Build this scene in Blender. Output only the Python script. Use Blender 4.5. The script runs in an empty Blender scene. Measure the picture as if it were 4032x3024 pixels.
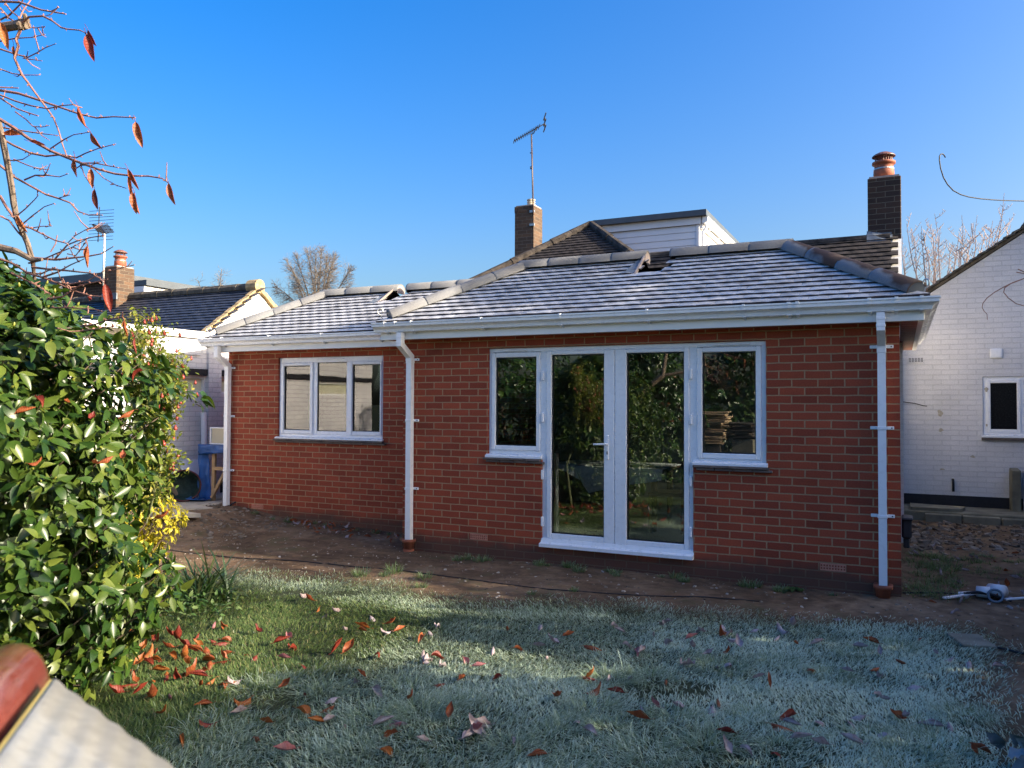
import bpy, bmesh, math, random
import numpy as np
from mathutils import Vector, Matrix
random.seed(7); rng = np.random.default_rng(7)
SC = bpy.context.scene; COL = SC.collection
# ---------------------------------------------------------------- camera
CAM = np.array([.007, -7.742, 1.56]); FPX = 3160.0
_pi, _ro, _ph = .0250, .0042, .4512
_U = np.array([0, 0, 1.]); _F = np.array([-math.sin(_ph), math.cos(_ph), 0]); _R = np.array([math.cos(_ph), math.sin(_ph), 0])
F2 = _F*math.cos(_pi)+_U*math.sin(_pi); _U2 = -_F*math.sin(_pi)+_U*math.cos(_pi)
R3 = _R*math.cos(_ro)+_U2*math.sin(_ro); U3 = -_R*math.sin(_ro)+_U2*math.cos(_ro)
cd = bpy.data.cameras.new("camera"); cam = bpy.data.objects.new("camera", cd); COL.objects.link(cam)
cam.matrix_world = Matrix(((R3[0], U3[0], -F2[0], CAM[0]), (R3[1], U3[1], -F2[1], CAM[1]), (R3[2], U3[2], -F2[2], CAM[2]), (0, 0, 0, 1)))
cd.sensor_fit = 'HORIZONTAL'; cd.sensor_width = 36; cd.lens = 36*FPX/4032
cd.clip_start = .05; cd.clip_end = 3000
cd.dof.use_dof = True; cd.dof.focus_distance = 6.5; cd.dof.aperture_fstop = 9
SC.camera = cam
# ---------------------------------------------------------------- light
SUN = Vector((1, .10, .40)).normalized()
EL = math.asin(SUN.z); ROT = math.atan2(SUN.x, SUN.y)
w = bpy.data.worlds.new("World"); SC.world = w; w.use_nodes = True
nt = w.node_tree; nt.nodes.clear()
sk = nt.nodes.new('ShaderNodeTexSky'); sk.sky_type = 'NISHITA'; sk.sun_disc = False
sk.sun_elevation = EL; sk.sun_rotation = ROT; sk.altitude = 0; sk.air_density = 1.1; sk.dust_density = 5.5; sk.ozone_density = 3.2
bg = nt.nodes.new('ShaderNodeBackground'); bg.inputs[1].default_value = .084
wo = nt.nodes.new('ShaderNodeOutputWorld'); hs = nt.nodes.new('ShaderNodeHueSaturation'); hs.inputs['Hue'].default_value = .512; hs.inputs['Saturation'].default_value = 1.5; hs.inputs['Value'].default_value = 1.0
nt.links.new(sk.outputs[0], hs.inputs['Color']); nt.links.new(hs.outputs[0], bg.inputs[0]); nt.links.new(bg.outputs[0], wo.inputs[0])
sl = bpy.data.lights.new("sun", 'SUN'); sl.energy = 2.9; sl.angle = math.radians(.55); sl.color = (1, .87, .70)
so = bpy.data.objects.new("sun", sl); COL.objects.link(so); so.location = (30, 15, 20)
so.rotation_euler = SUN.to_track_quat('Z', 'Y').to_euler()
SC.view_settings.view_transform = 'Standard'; SC.view_settings.look = 'None'; SC.view_settings.exposure = 2.15; SC.view_settings.gamma = 1
SC.cycles.max_bounces = 8; SC.cycles.transparent_max_bounces = 12; SC.cycles.caustics_reflective = False; SC.cycles.caustics_refractive = False
# ---------------------------------------------------------------- helpers
def ray(u, v): return F2+(u-2016)/FPX*R3-(v-1512)/FPX*U3
def onplane(ax, val, u, v):
    d = ray(u, v); return CAM+d*((val-CAM[ax])/d[ax])
def atdepth(z, u, v): return CAM+ray(u, v)*z
def camspace(a, d, z): # lateral, depth, height -> world
    return Vector((CAM[0]+_R[0]*a+_F[0]*d, CAM[1]+_R[1]*a+_F[1]*d, z))
K = 4032/2212
def tag(o, label=None, cat=None, group=None, kind=None):
    if label: o['label'] = label
    if cat: o['category'] = cat
    if group: o['group'] = group
    if kind: o['kind'] = kind
    return o
def thing(name, loc, label, cat, group=None):
    o = bpy.data.objects.new(name, None); o.empty_display_size = .2; COL.objects.link(o); o.location = loc
    return tag(o, label, cat, group)
def wloc(o):
    p = Vector((0, 0, 0))
    while o is not None: p += o.location; o = o.parent
    return p
class M:
    def __init__(s): s.v = []; s.f = []; s.m = []
    def add(s, vs, fs, m=0):
        n = len(s.v); s.v += [tuple(p) for p in vs]; s.f += [tuple(i+n for i in f) for f in fs]; s.m += [m]*len(fs); return s
    def box(s, a, b, m=0, bev=0):
        x0, y0, z0 = [min(p, q) for p, q in zip(a, b)]; x1, y1, z1 = [max(p, q) for p, q in zip(a, b)]
        return s.obox(((x0+x1)/2, (y0+y1)/2, (z0+z1)/2), (x1-x0, y1-y0, z1-z0), None, m, bev)
    def obox(s, c, size, rot=None, m=0, bev=0):
        hx, hy, hz = [d/2 for d in size]
        if bev and min(hx, hy, hz) > bev*1.2:
            b = bev; vs = []; idx = {}
            for sx in (-1, 1):
                for sy in (-1, 1):
                    for sz in (-1, 1):
                        for k in range(3):
                            p = [sx*hx, sy*hy, sz*hz]
                            for j in range(3):
                                if j != k: p[j] -= (sx, sy, sz)[j]*b
                            idx[(sx, sy, sz, k)] = len(vs); vs.append(p)
            fs = []
            for k in range(3):
                i, j = [(1, 2), (2, 0), (0, 1)][k]
                for sg in (-1, 1):
                    q = []
                    for a_, b_ in ((-1, -1), (1, -1), (1, 1), (-1, 1)):
                        t = [0, 0, 0]; t[k] = sg; t[i] = a_; t[j] = b_; q.append(idx[(*t, k)])
                    fs.append(q if sg > 0 else q[::-1])
            for k in range(3): # edges parallel to axis k
                i, j = [(1, 2), (2, 0), (0, 1)][k]
                for a_ in (-1, 1):
                    for b_ in (-1, 1):
                        q = []
                        for sg, kk in ((-1, i), (1, i), (1, j), (-1, j)):
                            t = [0, 0, 0]; t[k] = sg; t[i] = a_; t[j] = b_; q.append(idx[(*t, kk)])
                        fs.append(q if a_*b_ < 0 else q[::-1])
            for sx in (-1, 1):
                for sy in (-1, 1):
                    for sz in (-1, 1):
                        q = [idx[(sx, sy, sz, k)] for k in range(3)]; fs.append(q if sx*sy*sz > 0 else q[::-1])
        else:
            vs = [(sx*hx, sy*hy, sz*hz) for sx in (-1, 1) for sy in (-1, 1) for sz in (-1, 1)]
            fs = [(0, 1, 3, 2), (4, 6, 7, 5), (0, 4, 5, 1), (2, 3, 7, 6), (0, 2, 6, 4), (1, 5, 7, 3)]
        c = Vector(c)
        vs = [(c+(rot @ Vector(p) if rot is not None else Vector(p))) for p in vs]
        return s.add(vs, fs, m)
    def beam(s, p, q, wd, th, m=0, up=(0, 0, 1), bev=0):
        p = Vector(p); q = Vector(q); d = q-p; z = d.normalized(); x = z.cross(Vector(up))
        if x.length < 1e-4: x = z.cross(Vector((0, 1, 0)))
        x.normalize(); y = z.cross(x); R = Matrix((x, y, z)).transposed()
        return s.obox((p+q)/2, (wd, th, d.length), R, m, bev)
    def tube(s, pts, rads, n=6, m=0, cap=True):
        pts = [Vector(p) for p in pts]
        if not hasattr(rads, '__len__'): rads = [rads]*len(pts)
        vs = []; fs = []; ref = None
        for i, p in enumerate(pts):
            d = (pts[min(i+1, len(pts)-1)]-pts[max(i-1, 0)])
            if d.length < 1e-9: d = Vector((0, 0, 1))
            d.normalize()
            if ref is None:
                ref = d.cross(Vector((.13, .97, .2)))
                if ref.length < .01: ref = d.cross(Vector((1, 0, 0)))
            ref = (ref-d*ref.dot(d)).normalized(); b = d.cross(ref)
            for k in range(n):
                a = 2*math.pi*k/n; vs.append(p+(ref*math.cos(a)+b*math.sin(a))*rads[i])
        for i in range(len(pts)-1):
            for k in range(n):
                k2 = (k+1) % n; fs.append((i*n+k, i*n+k2, (i+1)*n+k2, (i+1)*n+k))
        if cap: fs.append(tuple(range(n))[::-1]); fs.append(tuple((len(pts)-1)*n+k for k in range(n)))
        return s.add(vs, fs, m)
    def lathe(s, prof, c=(0, 0, 0), n=20, m=0, closed=False):
        vs = []; fs = []; c = Vector(c)
        for r, z in prof:
            for k in range(n): a = 2*math.pi*k/n; vs.append((c.x+r*math.cos(a), c.y+r*math.sin(a), c.z+z))
        L = len(prof)
        for i in range(L if closed else L-1):
            for k in range(n):
                k2 = (k+1) % n; j = (i+1) % L; fs.append((i*n+k, i*n+k2, j*n+k2, j*n+k))
        return s.add(vs, fs, m)
    def prism(s, poly, vec, m=0): # poly: 3d loop, extruded by vec
        poly = [Vector(p) for p in poly]; n = len(poly); vec = Vector(vec)
        vs = poly+[p+vec for p in poly]
        fs = [tuple(range(n))[::-1], tuple(range(n, 2*n))]+[(i, (i+1) % n, n+(i+1) % n, n+i) for i in range(n)]
        return s.add(vs, fs, m)
    def build(s, name, mats, parent=None, smooth=False, fix=False):
        o = mk(name, s.v, s.f, mats, parent, smooth, s.m, fix); return o
def mk(name, v, f, mats, parent=None, smooth=False, mi=None, fix=False):
    base = wloc(parent) if parent is not None else Vector((0, 0, 0))
    va = np.array(v, dtype=np.float64).reshape(-1, 3)
    loc = Vector((0, 0, 0))
    if parent is None:
        loc = Vector((float(va[:, 0].mean()), float(va[:, 1].mean()), float(va[:, 2].min()))); base = loc
    va = va-np.array(base)
    me = bpy.data.meshes.new(name); me.from_pydata([tuple(p) for p in va], [], f)
    if not isinstance(mats, (list, tuple)): mats = [mats]
    for x in mats: me.materials.append(x)
    if mi is not None and len(mats) > 1: me.polygons.foreach_set('material_index', mi)
    if smooth: me.polygons.foreach_set('use_smooth', [True]*len(me.polygons))
    if fix:
        bm = bmesh.new(); bm.from_mesh(me); bmesh.ops.recalc_face_normals(bm, faces=bm.faces); bm.to_mesh(me); bm.free()
    me.update()
    o = bpy.data.objects.new(name, me); COL.objects.link(o)
    if parent is not None: o.parent = parent
    else: o.location = loc
    return o
def npmesh(name, verts, quads=None, tris=None, mats=(), parent=None, smooth=True, attrs=None, loc=None):
    """fast mesh from numpy arrays"""
    base = np.array(wloc(parent)) if parent is not None else np.array(loc if loc is not None else (0, 0, 0))
    verts = np.asarray(verts, dtype=np.float32)-base.astype(np.float32)
    me = bpy.data.meshes.new(name); me.vertices.add(len(verts)); me.vertices.foreach_set('co', verts.ravel())
    nq = 0 if quads is None else len(quads); ntr = 0 if tris is None else len(tris)
    li = np.concatenate([np.asarray(x, dtype=np.int32).ravel() for x in (quads, tris) if x is not None and len(x)])
    st = np.concatenate([np.arange(nq)*4, nq*4+np.arange(ntr)*3]).astype(np.int32)
    me.loops.add(len(li)); me.loops.foreach_set('vertex_index', li)
    me.polygons.add(nq+ntr); me.polygons.foreach_set('loop_start', st)
    me.polygons.foreach_set('use_smooth', np.full(nq+ntr, smooth))
    for x in mats: me.materials.append(x)
    for k, a in (attrs or {}).items():
        at = me.attributes.new(k, 'FLOAT', 'POINT'); at.data.foreach_set('value', np.asarray(a, dtype=np.float32))
    me.update(calc_edges=True); me.validate()
    o = bpy.data.objects.new(name, me); COL.objects.link(o)
    if parent is not None: o.parent = parent
    else: o.location = base
    return o
# ---------------------------------------------------------------- materials
class N:
    def __init__(s, name):
        s.mat = bpy.data.materials.new(name); s.mat.use_nodes = True; s.t = s.mat.node_tree; s.t.nodes.clear()
        s.out = s.n('ShaderNodeOutputMaterial'); s.p = s.n('ShaderNodeBsdfPrincipled'); s.l(s.p.outputs[0], s.out.inputs[0])
    def n(s, t, **k):
        x = s.t.nodes.new(t)
        for a, b in k.items(): setattr(x, a, b)
        return x
    def l(s, a, b): s.t.links.new(a, b)
    def val(s, sock, v):
        if hasattr(v, 'is_output'): s.l(v, sock)
        else: sock.default_value = v
    def math(s, op, a, b=0., c=None):
        x = s.n('ShaderNodeMath', operation=op); s.val(x.inputs[0], a); s.val(x.inputs[1], b)
        if c is not None: s.val(x.inputs[2], c)
        return x.outputs[0]
    def obj(s): return s.n('ShaderNodeTexCoord').outputs['Object']
    def pos(s): return s.n('ShaderNodeNewGeometry').outputs['Position']
    def noise(s, vec, scale, detail=3, rough=.55, out='Fac'):
        x = s.n('ShaderNodeTexNoise'); s.l(vec, x.inputs['Vector']); x.inputs['Scale'].default_value = scale; x.inputs['Detail'].default_value = detail; x.inputs['Roughness'].default_value = rough
        return x.outputs[out]
    def ramp(s, fac, stops, interp='LINEAR'):
        x = s.n('ShaderNodeValToRGB'); s.l(fac, x.inputs[0]); cr = x.color_ramp; cr.interpolation = interp
        while len(cr.elements) < len(stops): cr.elements.new(.5)
        for e, (p, c) in zip(cr.elements, stops): e.position = p; e.color = (*c, 1) if len(c) == 3 else c
        return x.outputs[0]
    def rr(s, fac, a, b, c=0., d=1.):
        x = s.n('ShaderNodeMapRange'); s.l(fac, x.inputs[0])
        for i, v in enumerate((a, b, c, d)): x.inputs[i+1].default_value = v
        return x.outputs[0]
    def mix(s, fac, a, b, typ='MIX'):
        x = s.n('ShaderNodeMix', data_type='RGBA', blend_type=typ); s.val(x.inputs[0], fac)
        for i, c in ((6, a), (7, b)):
            if hasattr(c, 'is_output'): s.l(c, x.inputs[i])
            else: x.inputs[i].default_value = (*c, 1)
        return x.outputs[2]
    def bump(s, h, strength=.3, dist=.01, prev=None):
        x = s.n('ShaderNodeBump'); s.l(h, x.inputs['Height']); x.inputs['Strength'].default_value = strength; x.inputs['Distance'].default_value = dist
        if prev is not None: s.l(prev, x.inputs['Normal'])
        return x.outputs[0]
    def set(s, col=None, rough=None, nrm=None, metal=None, spec=None):
        for k, v in (('Base Color', col), ('Roughness', rough), ('Normal', nrm), ('Metallic', metal), ('Specular IOR Level', spec)):
            if v is None: continue
            if hasattr(v, 'is_output'): s.l(v, s.p.inputs[k])
            elif k == 'Base Color': s.p.inputs[k].default_value = (*v, 1)
            else: s.p.inputs[k].default_value = v
        return s.mat
def pm(name, col, rough=.6, var=.18, scale=6, bump=.12, bscale=60, spec=.4, metal=0, bdist=.004, hue=None):
    m = N(name); o = m.obj(); f = m.noise(o, scale, 4)
    lo = tuple(c*(1-var) for c in col); hi = tuple(min(1, c*(1+var)) for c in col)
    if hue: hi = hue
    c = m.ramp(f, [(.3, lo), (.7, hi)])
    f2 = m.noise(o, bscale, 3)
    m.set(c, m.rr(f2, .3, .7, max(.02, rough-.08), min(1, rough+.08)), m.bump(f2, bump, bdist) if bump else None, metal, spec)
    return m.mat
def brickmat(name, c1, c2, mortar, ms=.009, bumpd=.008, dirt=None, pv=.06, offx=0., offz=0., rough=.85):
    m = N(name); o = m.obj(); sp = m.n('ShaderNodeSeparateXYZ'); m.l(o, sp.inputs[0])
    wob = m.noise(o, 9, 2, out='Color'); ws = m.n('ShaderNodeVectorMath', operation='MULTIPLY_ADD')
    m.l(wob, ws.inputs[0]); ws.inputs[1].default_value = (.010, .010, 0); ws.inputs[2].default_value = (-.005, -.005, 0)
    cb = m.n('ShaderNodeCombineXYZ'); m.l(m.math('ADD', m.math('ADD', sp.outputs[0], sp.outputs[1]), offx), cb.inputs[0]); m.l(m.math('ADD', sp.outputs[2], offz), cb.inputs[1])
    va = m.n('ShaderNodeVectorMath', operation='ADD'); m.l(cb.outputs[0], va.inputs[0]); m.l(ws.outputs[0], va.inputs[1])
    b = m.n('ShaderNodeTexBrick'); m.l(va.outputs[0], b.inputs['Vector']); b.offset = .5
    for k, v in (('Scale', 1), ('Mortar Size', ms/2), ('Mortar Smooth', .25), ('Bias', 0), ('Brick Width', .225), ('Row Height', .075)): b.inputs[k].default_value = v
    b.inputs['Color1'].default_value = (*c1, 1); b.inputs['Color2'].default_value = (*c2, 1); b.inputs['Mortar'].default_value = (*mortar, 1)
    rw = m.n('ShaderNodeSeparateXYZ'); m.l(va.outputs[0], rw.inputs[0]); row = m.math('FLOOR', m.math('DIVIDE', rw.outputs[1], .075)); ev = m.math('SUBTRACT', 1., m.math('PINGPONG', row, 1.))
    cl = m.math('FLOOR', m.math('DIVIDE', m.math('SUBTRACT', rw.outputs[0], m.math('MULTIPLY', ev, .1125)), .225)); cb2 = m.n('ShaderNodeCombineXYZ'); m.l(cl, cb2.inputs[0]); m.l(row, cb2.inputs[1])
    wn = m.n('ShaderNodeTexWhiteNoise', noise_dimensions='2D'); m.l(cb2.outputs[0], wn.inputs['Vector']); pb = m.ramp(wn.outputs['Value'], [(0, (1-pv, 1-pv*.8, 1-pv*.7)), (.12, (1-pv*.5,)*3), (.6, (1, 1, 1)), (1, (1+pv*.8, 1+pv*.8, 1+pv*.7))])
    big = m.noise(o, 1.3, 4); fine = m.noise(o, 70, 4, .65)
    col = m.mix(1, b.outputs['Color'], m.ramp(fine, [(.25, (.8, .8, .8)), (.75, (1.18, 1.15, 1.12))]), 'MULTIPLY')
    col = m.mix(1, col, m.ramp(big, [(.3, (.86, .86, .86)), (.7, (1.1, 1.08, 1.06))]), 'MULTIPLY')
    col = m.mix(m.math('SUBTRACT', 1., b.outputs['Fac']), col, m.mix(1, col, pb, 'MULTIPLY'))
    if dirt:  # splash dirt at the foot of the wall
        z0, z1, dc = dirt
        d = m.math('ADD', sp.outputs[2], m.math('MULTIPLY', m.math('SUBTRACT', m.noise(o, 3.5, 4), .5), .22))
        col = m.mix(m.rr(d, z0, z1, .82, 0), col, dc)
    h = m.math('SUBTRACT', m.math('MULTIPLY', fine, .25), b.outputs['Fac'])
    m.set(col, rough, m.bump(h, .8, bumpd), 0, .25)
    return m.mat
MAT = {}
MAT['brick'] = brickmat('red_brick', (.36, .076, .037), (.28, .058, .031), (.38, .235, .135), .0135, .008, pv=.20, dirt=(.02, .15, (.085, .055, .040)), offx=-.007)
MAT['upvc'] = pm('white_upvc', (.84, .85, .87), .3, .035, 2.2, 0, 20, .5)
MAT['fascia'] = pm('white_fascia', (.82, .81, .78), .4, .05, 1.7, 0, 20, .5)
MAT['sealdark'] = pm('black_gasket', (.012, .012, .013), .5, .1, 5, 0)
MAT['silltile'] = pm('brown_sill_tile', (.13, .10, .085), .7, .25, 9, .3, 90)
MAT['airbrick'] = pm('terracotta_airbrick', (.50, .21, .14), .8, .2, 20, .2, 90)
MAT['void'] = pm('dark_void', (.006, .006, .006), .9, .1, 5, 0)
MAT['soffit'] = pm('brown_soffit_board', (.30, .11, .055), .6, .2, 4, .1, 40)
MAT['lead'] = pm('grey_lead', (.16, .18, .20), .5, .25, 7, .2, 30)
MAT['terra'] = pm('terracotta', (.26, .085, .05), .75, .25, 12, .2, 70)
MAT['flatedge'] = pm('grey_roof_trim', (.075, .09, .11), .5, .15, 3, .1, 30)
MAT['galv'] = pm('galvanised_iron', (.42, .43, .43), .4, .15, 20, .1, 60, .5, .7)
def tilemats():
    m = N('frosted_tile'); o = m.obj(); f = m.noise(o, 5, 4); g = m.noise(o, 55, 3); h = m.noise(o, 240, 2)
    fr = m.math('MULTIPLY', m.rr(f, .25, .55, .35, 1), m.rr(g, .25, .5, .6, 1))
    c = m.mix(fr, (.055, .050, .055), m.ramp(h, [(.3, (.44, .445, .455)), (.7, (.60, .60, .60))]))
    m.set(c, m.rr(h, .3, .7, .55, .85), m.bump(h, .35, .003), 0, .4); return m.mat
MAT['frosttile'] = tilemats()
MAT['tileedge'] = pm('dark_tile_edge', (.045, .038, .040), .8, .3, 14, .3, 80)
def ridgemat():
    m = N('frosted_ridge_tile'); o = m.obj(); f = m.noise(o, 4, 4); h = m.noise(o, 150, 3)
    c = m.mix(m.rr(f, .3, .62, .55, .95), (.09, .08, .076), m.ramp(h, [(.3, (.145, .15, .16)), (.7, (.215, .22, .225))]))
    m.set(c, .75, m.bump(h, .4, .004), 0, .3); return m.mat
MAT['ridge'] = ridgemat()
def ridge2():
    m = N('half_thawed_ridge_tile'); o = m.obj(); f = m.noise(o, 3.2, 3); h = m.noise(o, 150, 3)
    sp = m.n('ShaderNodeNewGeometry'); s3 = m.n('ShaderNodeSeparateXYZ'); m.l(sp.outputs['Normal'], s3.inputs[0])
    th = m.math('ADD', m.math('MULTIPLY', s3.outputs[0], .5), m.math('MULTIPLY', m.math('SUBTRACT', f, .5), 1.1))
    c = m.mix(m.rr(th, -.10, .06, 0, 1), m.ramp(h, [(.3, (.13, .14, .16)), (.7, (.20, .21, .23))]), (.055, .034, .028))
    m.set(c, .7, m.bump(h, .3, .003), 0, .35); return m.mat
MAT['ridge2'] = ridge2()
def glassmat():
    m = N('window_glass'); t = m.t
    for x in (m.p,): t.nodes.remove(x)
    fz = m.n('ShaderNodeFresnel'); fz.inputs['IOR'].default_value = 1.75
    tr = m.n('ShaderNodeBsdfTransparent'); tr.inputs[0].default_value = (.80, .86, .85, 1)
    gl = m.n('ShaderNodeBsdfGlossy'); gl.inputs['Roughness'].default_value = 0.0; gl.inputs[0].default_value = (1, 1, 1, 1)
    o = m.obj(); nb = m.bump(m.noise(o, 1.6, 1), .035, .05); m.l(nb, gl.inputs['Normal'])
    mx = m.n('ShaderNodeMixShader'); m.l(m.math('MULTIPLY', fz.outputs[0], 1.4), mx.inputs[0]); m.l(tr.outputs[0], mx.inputs[1]); m.l(gl.outputs[0], mx.inputs[2]); m.l(mx.outputs[0], m.out.inputs[0])
    return m.mat
MAT['glass'] = glassmat()
def leafmat(name, c1, c2, c3=None, rough=.3, trans=.25, sc=60, spec=.5, attr=None):
    m = N(name); o = m.obj()
    a = m.n('ShaderNodeAttribute', attribute_name='rnd').outputs['Fac']
    st = [(0, c1), (1, c2)] if c3 is None else [(0, c1), (.55, c2), (1, c3)]
    c = m.ramp(a, st); f = m.noise(o, sc, 2)
    c = m.mix(1, c, m.ramp(f, [(.3, (.85, .85, .85)), (.7, (1.12, 1.12, 1.08))]), 'MULTIPLY')
    m.set(c, rough, m.bump(f, .15, .002), 0, spec)
    tl = m.n('ShaderNodeBsdfTranslucent'); m.l(m.mix(1, c, (1.3, 1.5, .5), 'MULTIPLY'), tl.inputs[0])
    mx = m.n('ShaderNodeMixShader'); mx.inputs[0].default_value = trans; m.l(m.p.outputs[0], mx.inputs[1]); m.l(tl.outputs[0], mx.inputs[2]); m.l(mx.outputs[0], m.out.inputs[0])
    return m.mat
MAT['bark'] = pm('bark', (.13, .095, .07), .85, .35, 18, .4, 80)
MAT['twig'] = pm('reddish_twig', (.25, .125, .095), .7, .35, 25, .2, 80)
MAT['greybark'] = pm('grey_bark', (.115, .095, .08), .85, .3, 10, .2, 50)
# ================================================================ brick extension
GZ0 = -.1
EXT = thing('brick_extension', (-2.7, 0, -.1), 'new red brick single storey extension with frosted grey tiled hip roofs and white french doors', 'extension')
EXT.location.z = 0
def wallgrid(mm, axis, c, t, a0, a1, z0, z1, holes, m=0):
    """wall slab: axis 1 -> plane y=c..c+t spanning x a0..a1 ; axis 0 -> plane x=c..c+t spanning y; holes (a0,a1,z0,z1)"""
    A = sorted({a0, a1, *[h[0] for h in holes], *[h[1] for h in holes]}); Zs = sorted({z0, z1, *[h[2] for h in holes], *[h[3] for h in holes]})
    def solid(i, j):
        if i < 0 or j < 0 or i >= len(A)-1 or j >= len(Zs)-1: return False
        x = (A[i]+A[i+1])/2; z = (Zs[j]+Zs[j+1])/2
        return not any(h[0] < x < h[1] and h[2] < z < h[3] for h in holes)
    P = (lambda a, d, z: (a, c+d, z)) if axis == 1 else (lambda a, d, z: (c+d, a, z))
    flip = axis == 0
    def q(pts):
        mm.add(pts[::-1] if flip else pts, [(0, 1, 2, 3)], m)
    for i in range(len(A)-1):
        for j in range(len(Zs)-1):
            if not solid(i, j): continue
            x0, x1, y0, y1 = A[i], A[i+1], Zs[j], Zs[j+1]
            q([P(x0, 0, y0), P(x1, 0, y0), P(x1, 0, y1), P(x0, 0, y1)]); q([P(x1, t, y0), P(x0, t, y0), P(x0, t, y1), P(x1, t, y1)])
            if not solid(i-1, j): q([P(x0, t, y0), P(x0, 0, y0), P(x0, 0, y1), P(x0, t, y1)])
            if not solid(i+1, j): q([P(x1, 0, y0), P(x1, t, y0), P(x1, t, y1), P(x1, 0, y1)])
            if not solid(i, j-1): q([P(x0, t, y0), P(x1, t, y0), P(x1, 0, y0), P(x0, 0, y0)])
            if not solid(i, j+1): q([P(x0, 0, y1), P(x1, 0, y1), P(x1, t, y1), P(x0, t, y1)])
DH = (-3.395, -1.80, .07, 2.165); LH = (-4.035, -3.395, .975, 2.165); RH = (-1.80, -1.12, .975, 2.165)
mm = M(); wallgrid(mm, 1, 0, .28, -5.127, 0, -.4, 2.47, [DH, LH, RH]); wallgrid(mm, 0, -.28, .28, .28, 4.4, -.4, 2.47, [(.6, 3.0, .75, 2.25)]); wallgrid(mm, 0, -5.127, .28, .28, 3.9, -.4, 2.47, [])  # unseen opening in the right side wall, added to light the room
mm.build('wall', MAT['brick'], EXT)
AW = (-7.76, -6.005, 1.05, 2.188)
mm = M(); wallgrid(mm, 1, .85, .28, -8.68, -5.127, -.4, 2.47, [AW]); wallgrid(mm, 0, -8.68, .28, 1.13, 4.2, -.4, 2.47, [])
mm.build('set_back_wall', MAT['brick'], EXT)
# interior lining
MAT['plaster'] = pm('interior_plaster', (.26, .25, .24), .9, .06, 2, 0); MAT['floorint'] = pm('interior_floor', (.12, .12, .125), .5, .2, 3, .05, 20)
mm = M(); mm.box((-4.845, .285, .03), (-.285, 3.6, .09)); mm.box((-8.395, 1.135, .03), (-5.13, 3.9, .09)); mm.build('interior_floor', MAT['floorint'], EXT)
mm = M(); mm.box((-4.845, 3.6, .0), (-.285, 3.66, 2.4)); mm.box((-8.395, 3.9, 0), (-5.13, 3.96, 2.4)); mm.box((-4.845, .285, 2.36), (-.285, 3.6, 2.40)); mm.box((-8.395, 1.135, 2.36), (-5.13, 3.9, 2.40)); mm.build('interior_wall', MAT['plaster'], EXT)
# ---- windows
def frame4(mm, x0, x1, z0, z1, y0, y1, l, r, b, t, bev=.006):
    mm.box((x0, y0, z0), (x0+l, y1, z1), 0, bev); mm.box((x1-r, y0, z0), (x1, y1, z1), 0, bev)
    mm.box((x0+l, y0+.001, z1-t), (x1-r, y1, z1), 0, bev); mm.box((x0+l, y0+.001, z0), (x1-r, y1, z0+b), 0, bev)
def sash(par, Y, fx, gx, name='sash', beads=True):
    """fx=(x0,x1,z0,z1) outer sash; gx glass opening"""
    mm = M(); frame4(mm, fx[0], fx[1], fx[2], fx[3], Y-.012, Y+.055, gx[0]-fx[0], fx[1]-gx[1], gx[2]-fx[2], fx[3]-gx[3], .007)
    s = mm.build(name, MAT['upvc'], par)
    g = M(); frame4(g, gx[0], gx[1], gx[2], gx[3], Y+.012, Y+.05, .011, .011, .011, .011, 0); g.build('gasket', MAT['sealdark'], s if par.parent is None else par)
    g = M(); g.box((gx[0]+.006, Y+.022, gx[2]+.006), (gx[1]-.006, Y+.028, gx[3]-.006)); g.build('pane', MAT['glass'], s if par.parent is None else par)
    return s
Y = .03
FD = bpy.data.objects.new('french_door', None); COL.objects.link(FD); FD.parent = EXT; FD.location = (0.1, 0, .07)
mm = M()
mm.box((-4.033, Y, 2.118), (-1.122, Y+.06, 2.163), 0, .005); mm.box((-4.033, Y, 1.02), (-4.0, Y+.06, 2.118), 0, .004); mm.box((-1.165, Y, 1.02), (-1.122, Y+.06, 2.118), 0, .004)
mm.box((-3.424, Y, .13), (-3.345, Y+.06, 2.118), 0, .004); mm.box((-1.842, Y, .13), (-1.765, Y+.06, 2.118), 0, .004)
mm.box((-4.0, Y, 1.02), (-3.424, Y+.06, 1.066), 0, .004); mm.box((-1.765, Y, 1.02), (-1.165, Y+.06, 1.045), 0, .004)
mm.build('frame', MAT['upvc'], FD)
sash(FD, Y-.006, (-3.345, -2.600, .155, 2.118), (-3.292, -2.712, .212, 2.078), 'door_leaf')
sash(FD, Y-.006, (-2.595, -1.842, .155, 2.118), (-2.474, -1.892, .207, 2.078), 'door_leaf')
sash(FD, Y-.004, (-4.0, -3.424, 1.064, 2.113), (-3.952, -3.468, 1.114, 2.062), 'side_light')
sash(FD, Y-.004, (-1.765, -1.165, 1.046, 2.113), (-1.716, -1.216, 1.098, 2.066), 'side_light')
mm = M()
for px in ((-3.40, -1.795, .07, .155, -.055), ): mm.prism([(px[0], px[4], .075), (px[0], .12, .075), (px[0], .12, .158), (px[0], .005, .158), (px[0], -.005, .120), (px[0], px[4], .108)], (px[1]-px[0], 0, 0))
mm.build('threshold', MAT['upvc'], FD, fix=True)
for x0, x1 in ((-4.05, -3.40), (-1.80, -1.105)):
    mm = M(); mm.prism([(x0, -.035, .985), (x0, .1, .985), (x0, .1, 1.02), (x0, .0, 1.02), (x0, -.035, 1.004)], (x1-x0, 0, 0)); mm.build('cill', MAT['upvc'], FD, fix=True)
mm = M(); mm.box((-2.686, -.001, 1.0), (-2.656, .018, 1.25), 0, .006); mm.tube([(-2.671, .0, 1.16), (-2.671, -.05, 1.16), (-2.685, -.056, 1.16), (-2.80, -.054, 1.155)], [.011, .011, .011, .009], 8); mm.build('door_handle', MAT['upvc'], FD)
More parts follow.
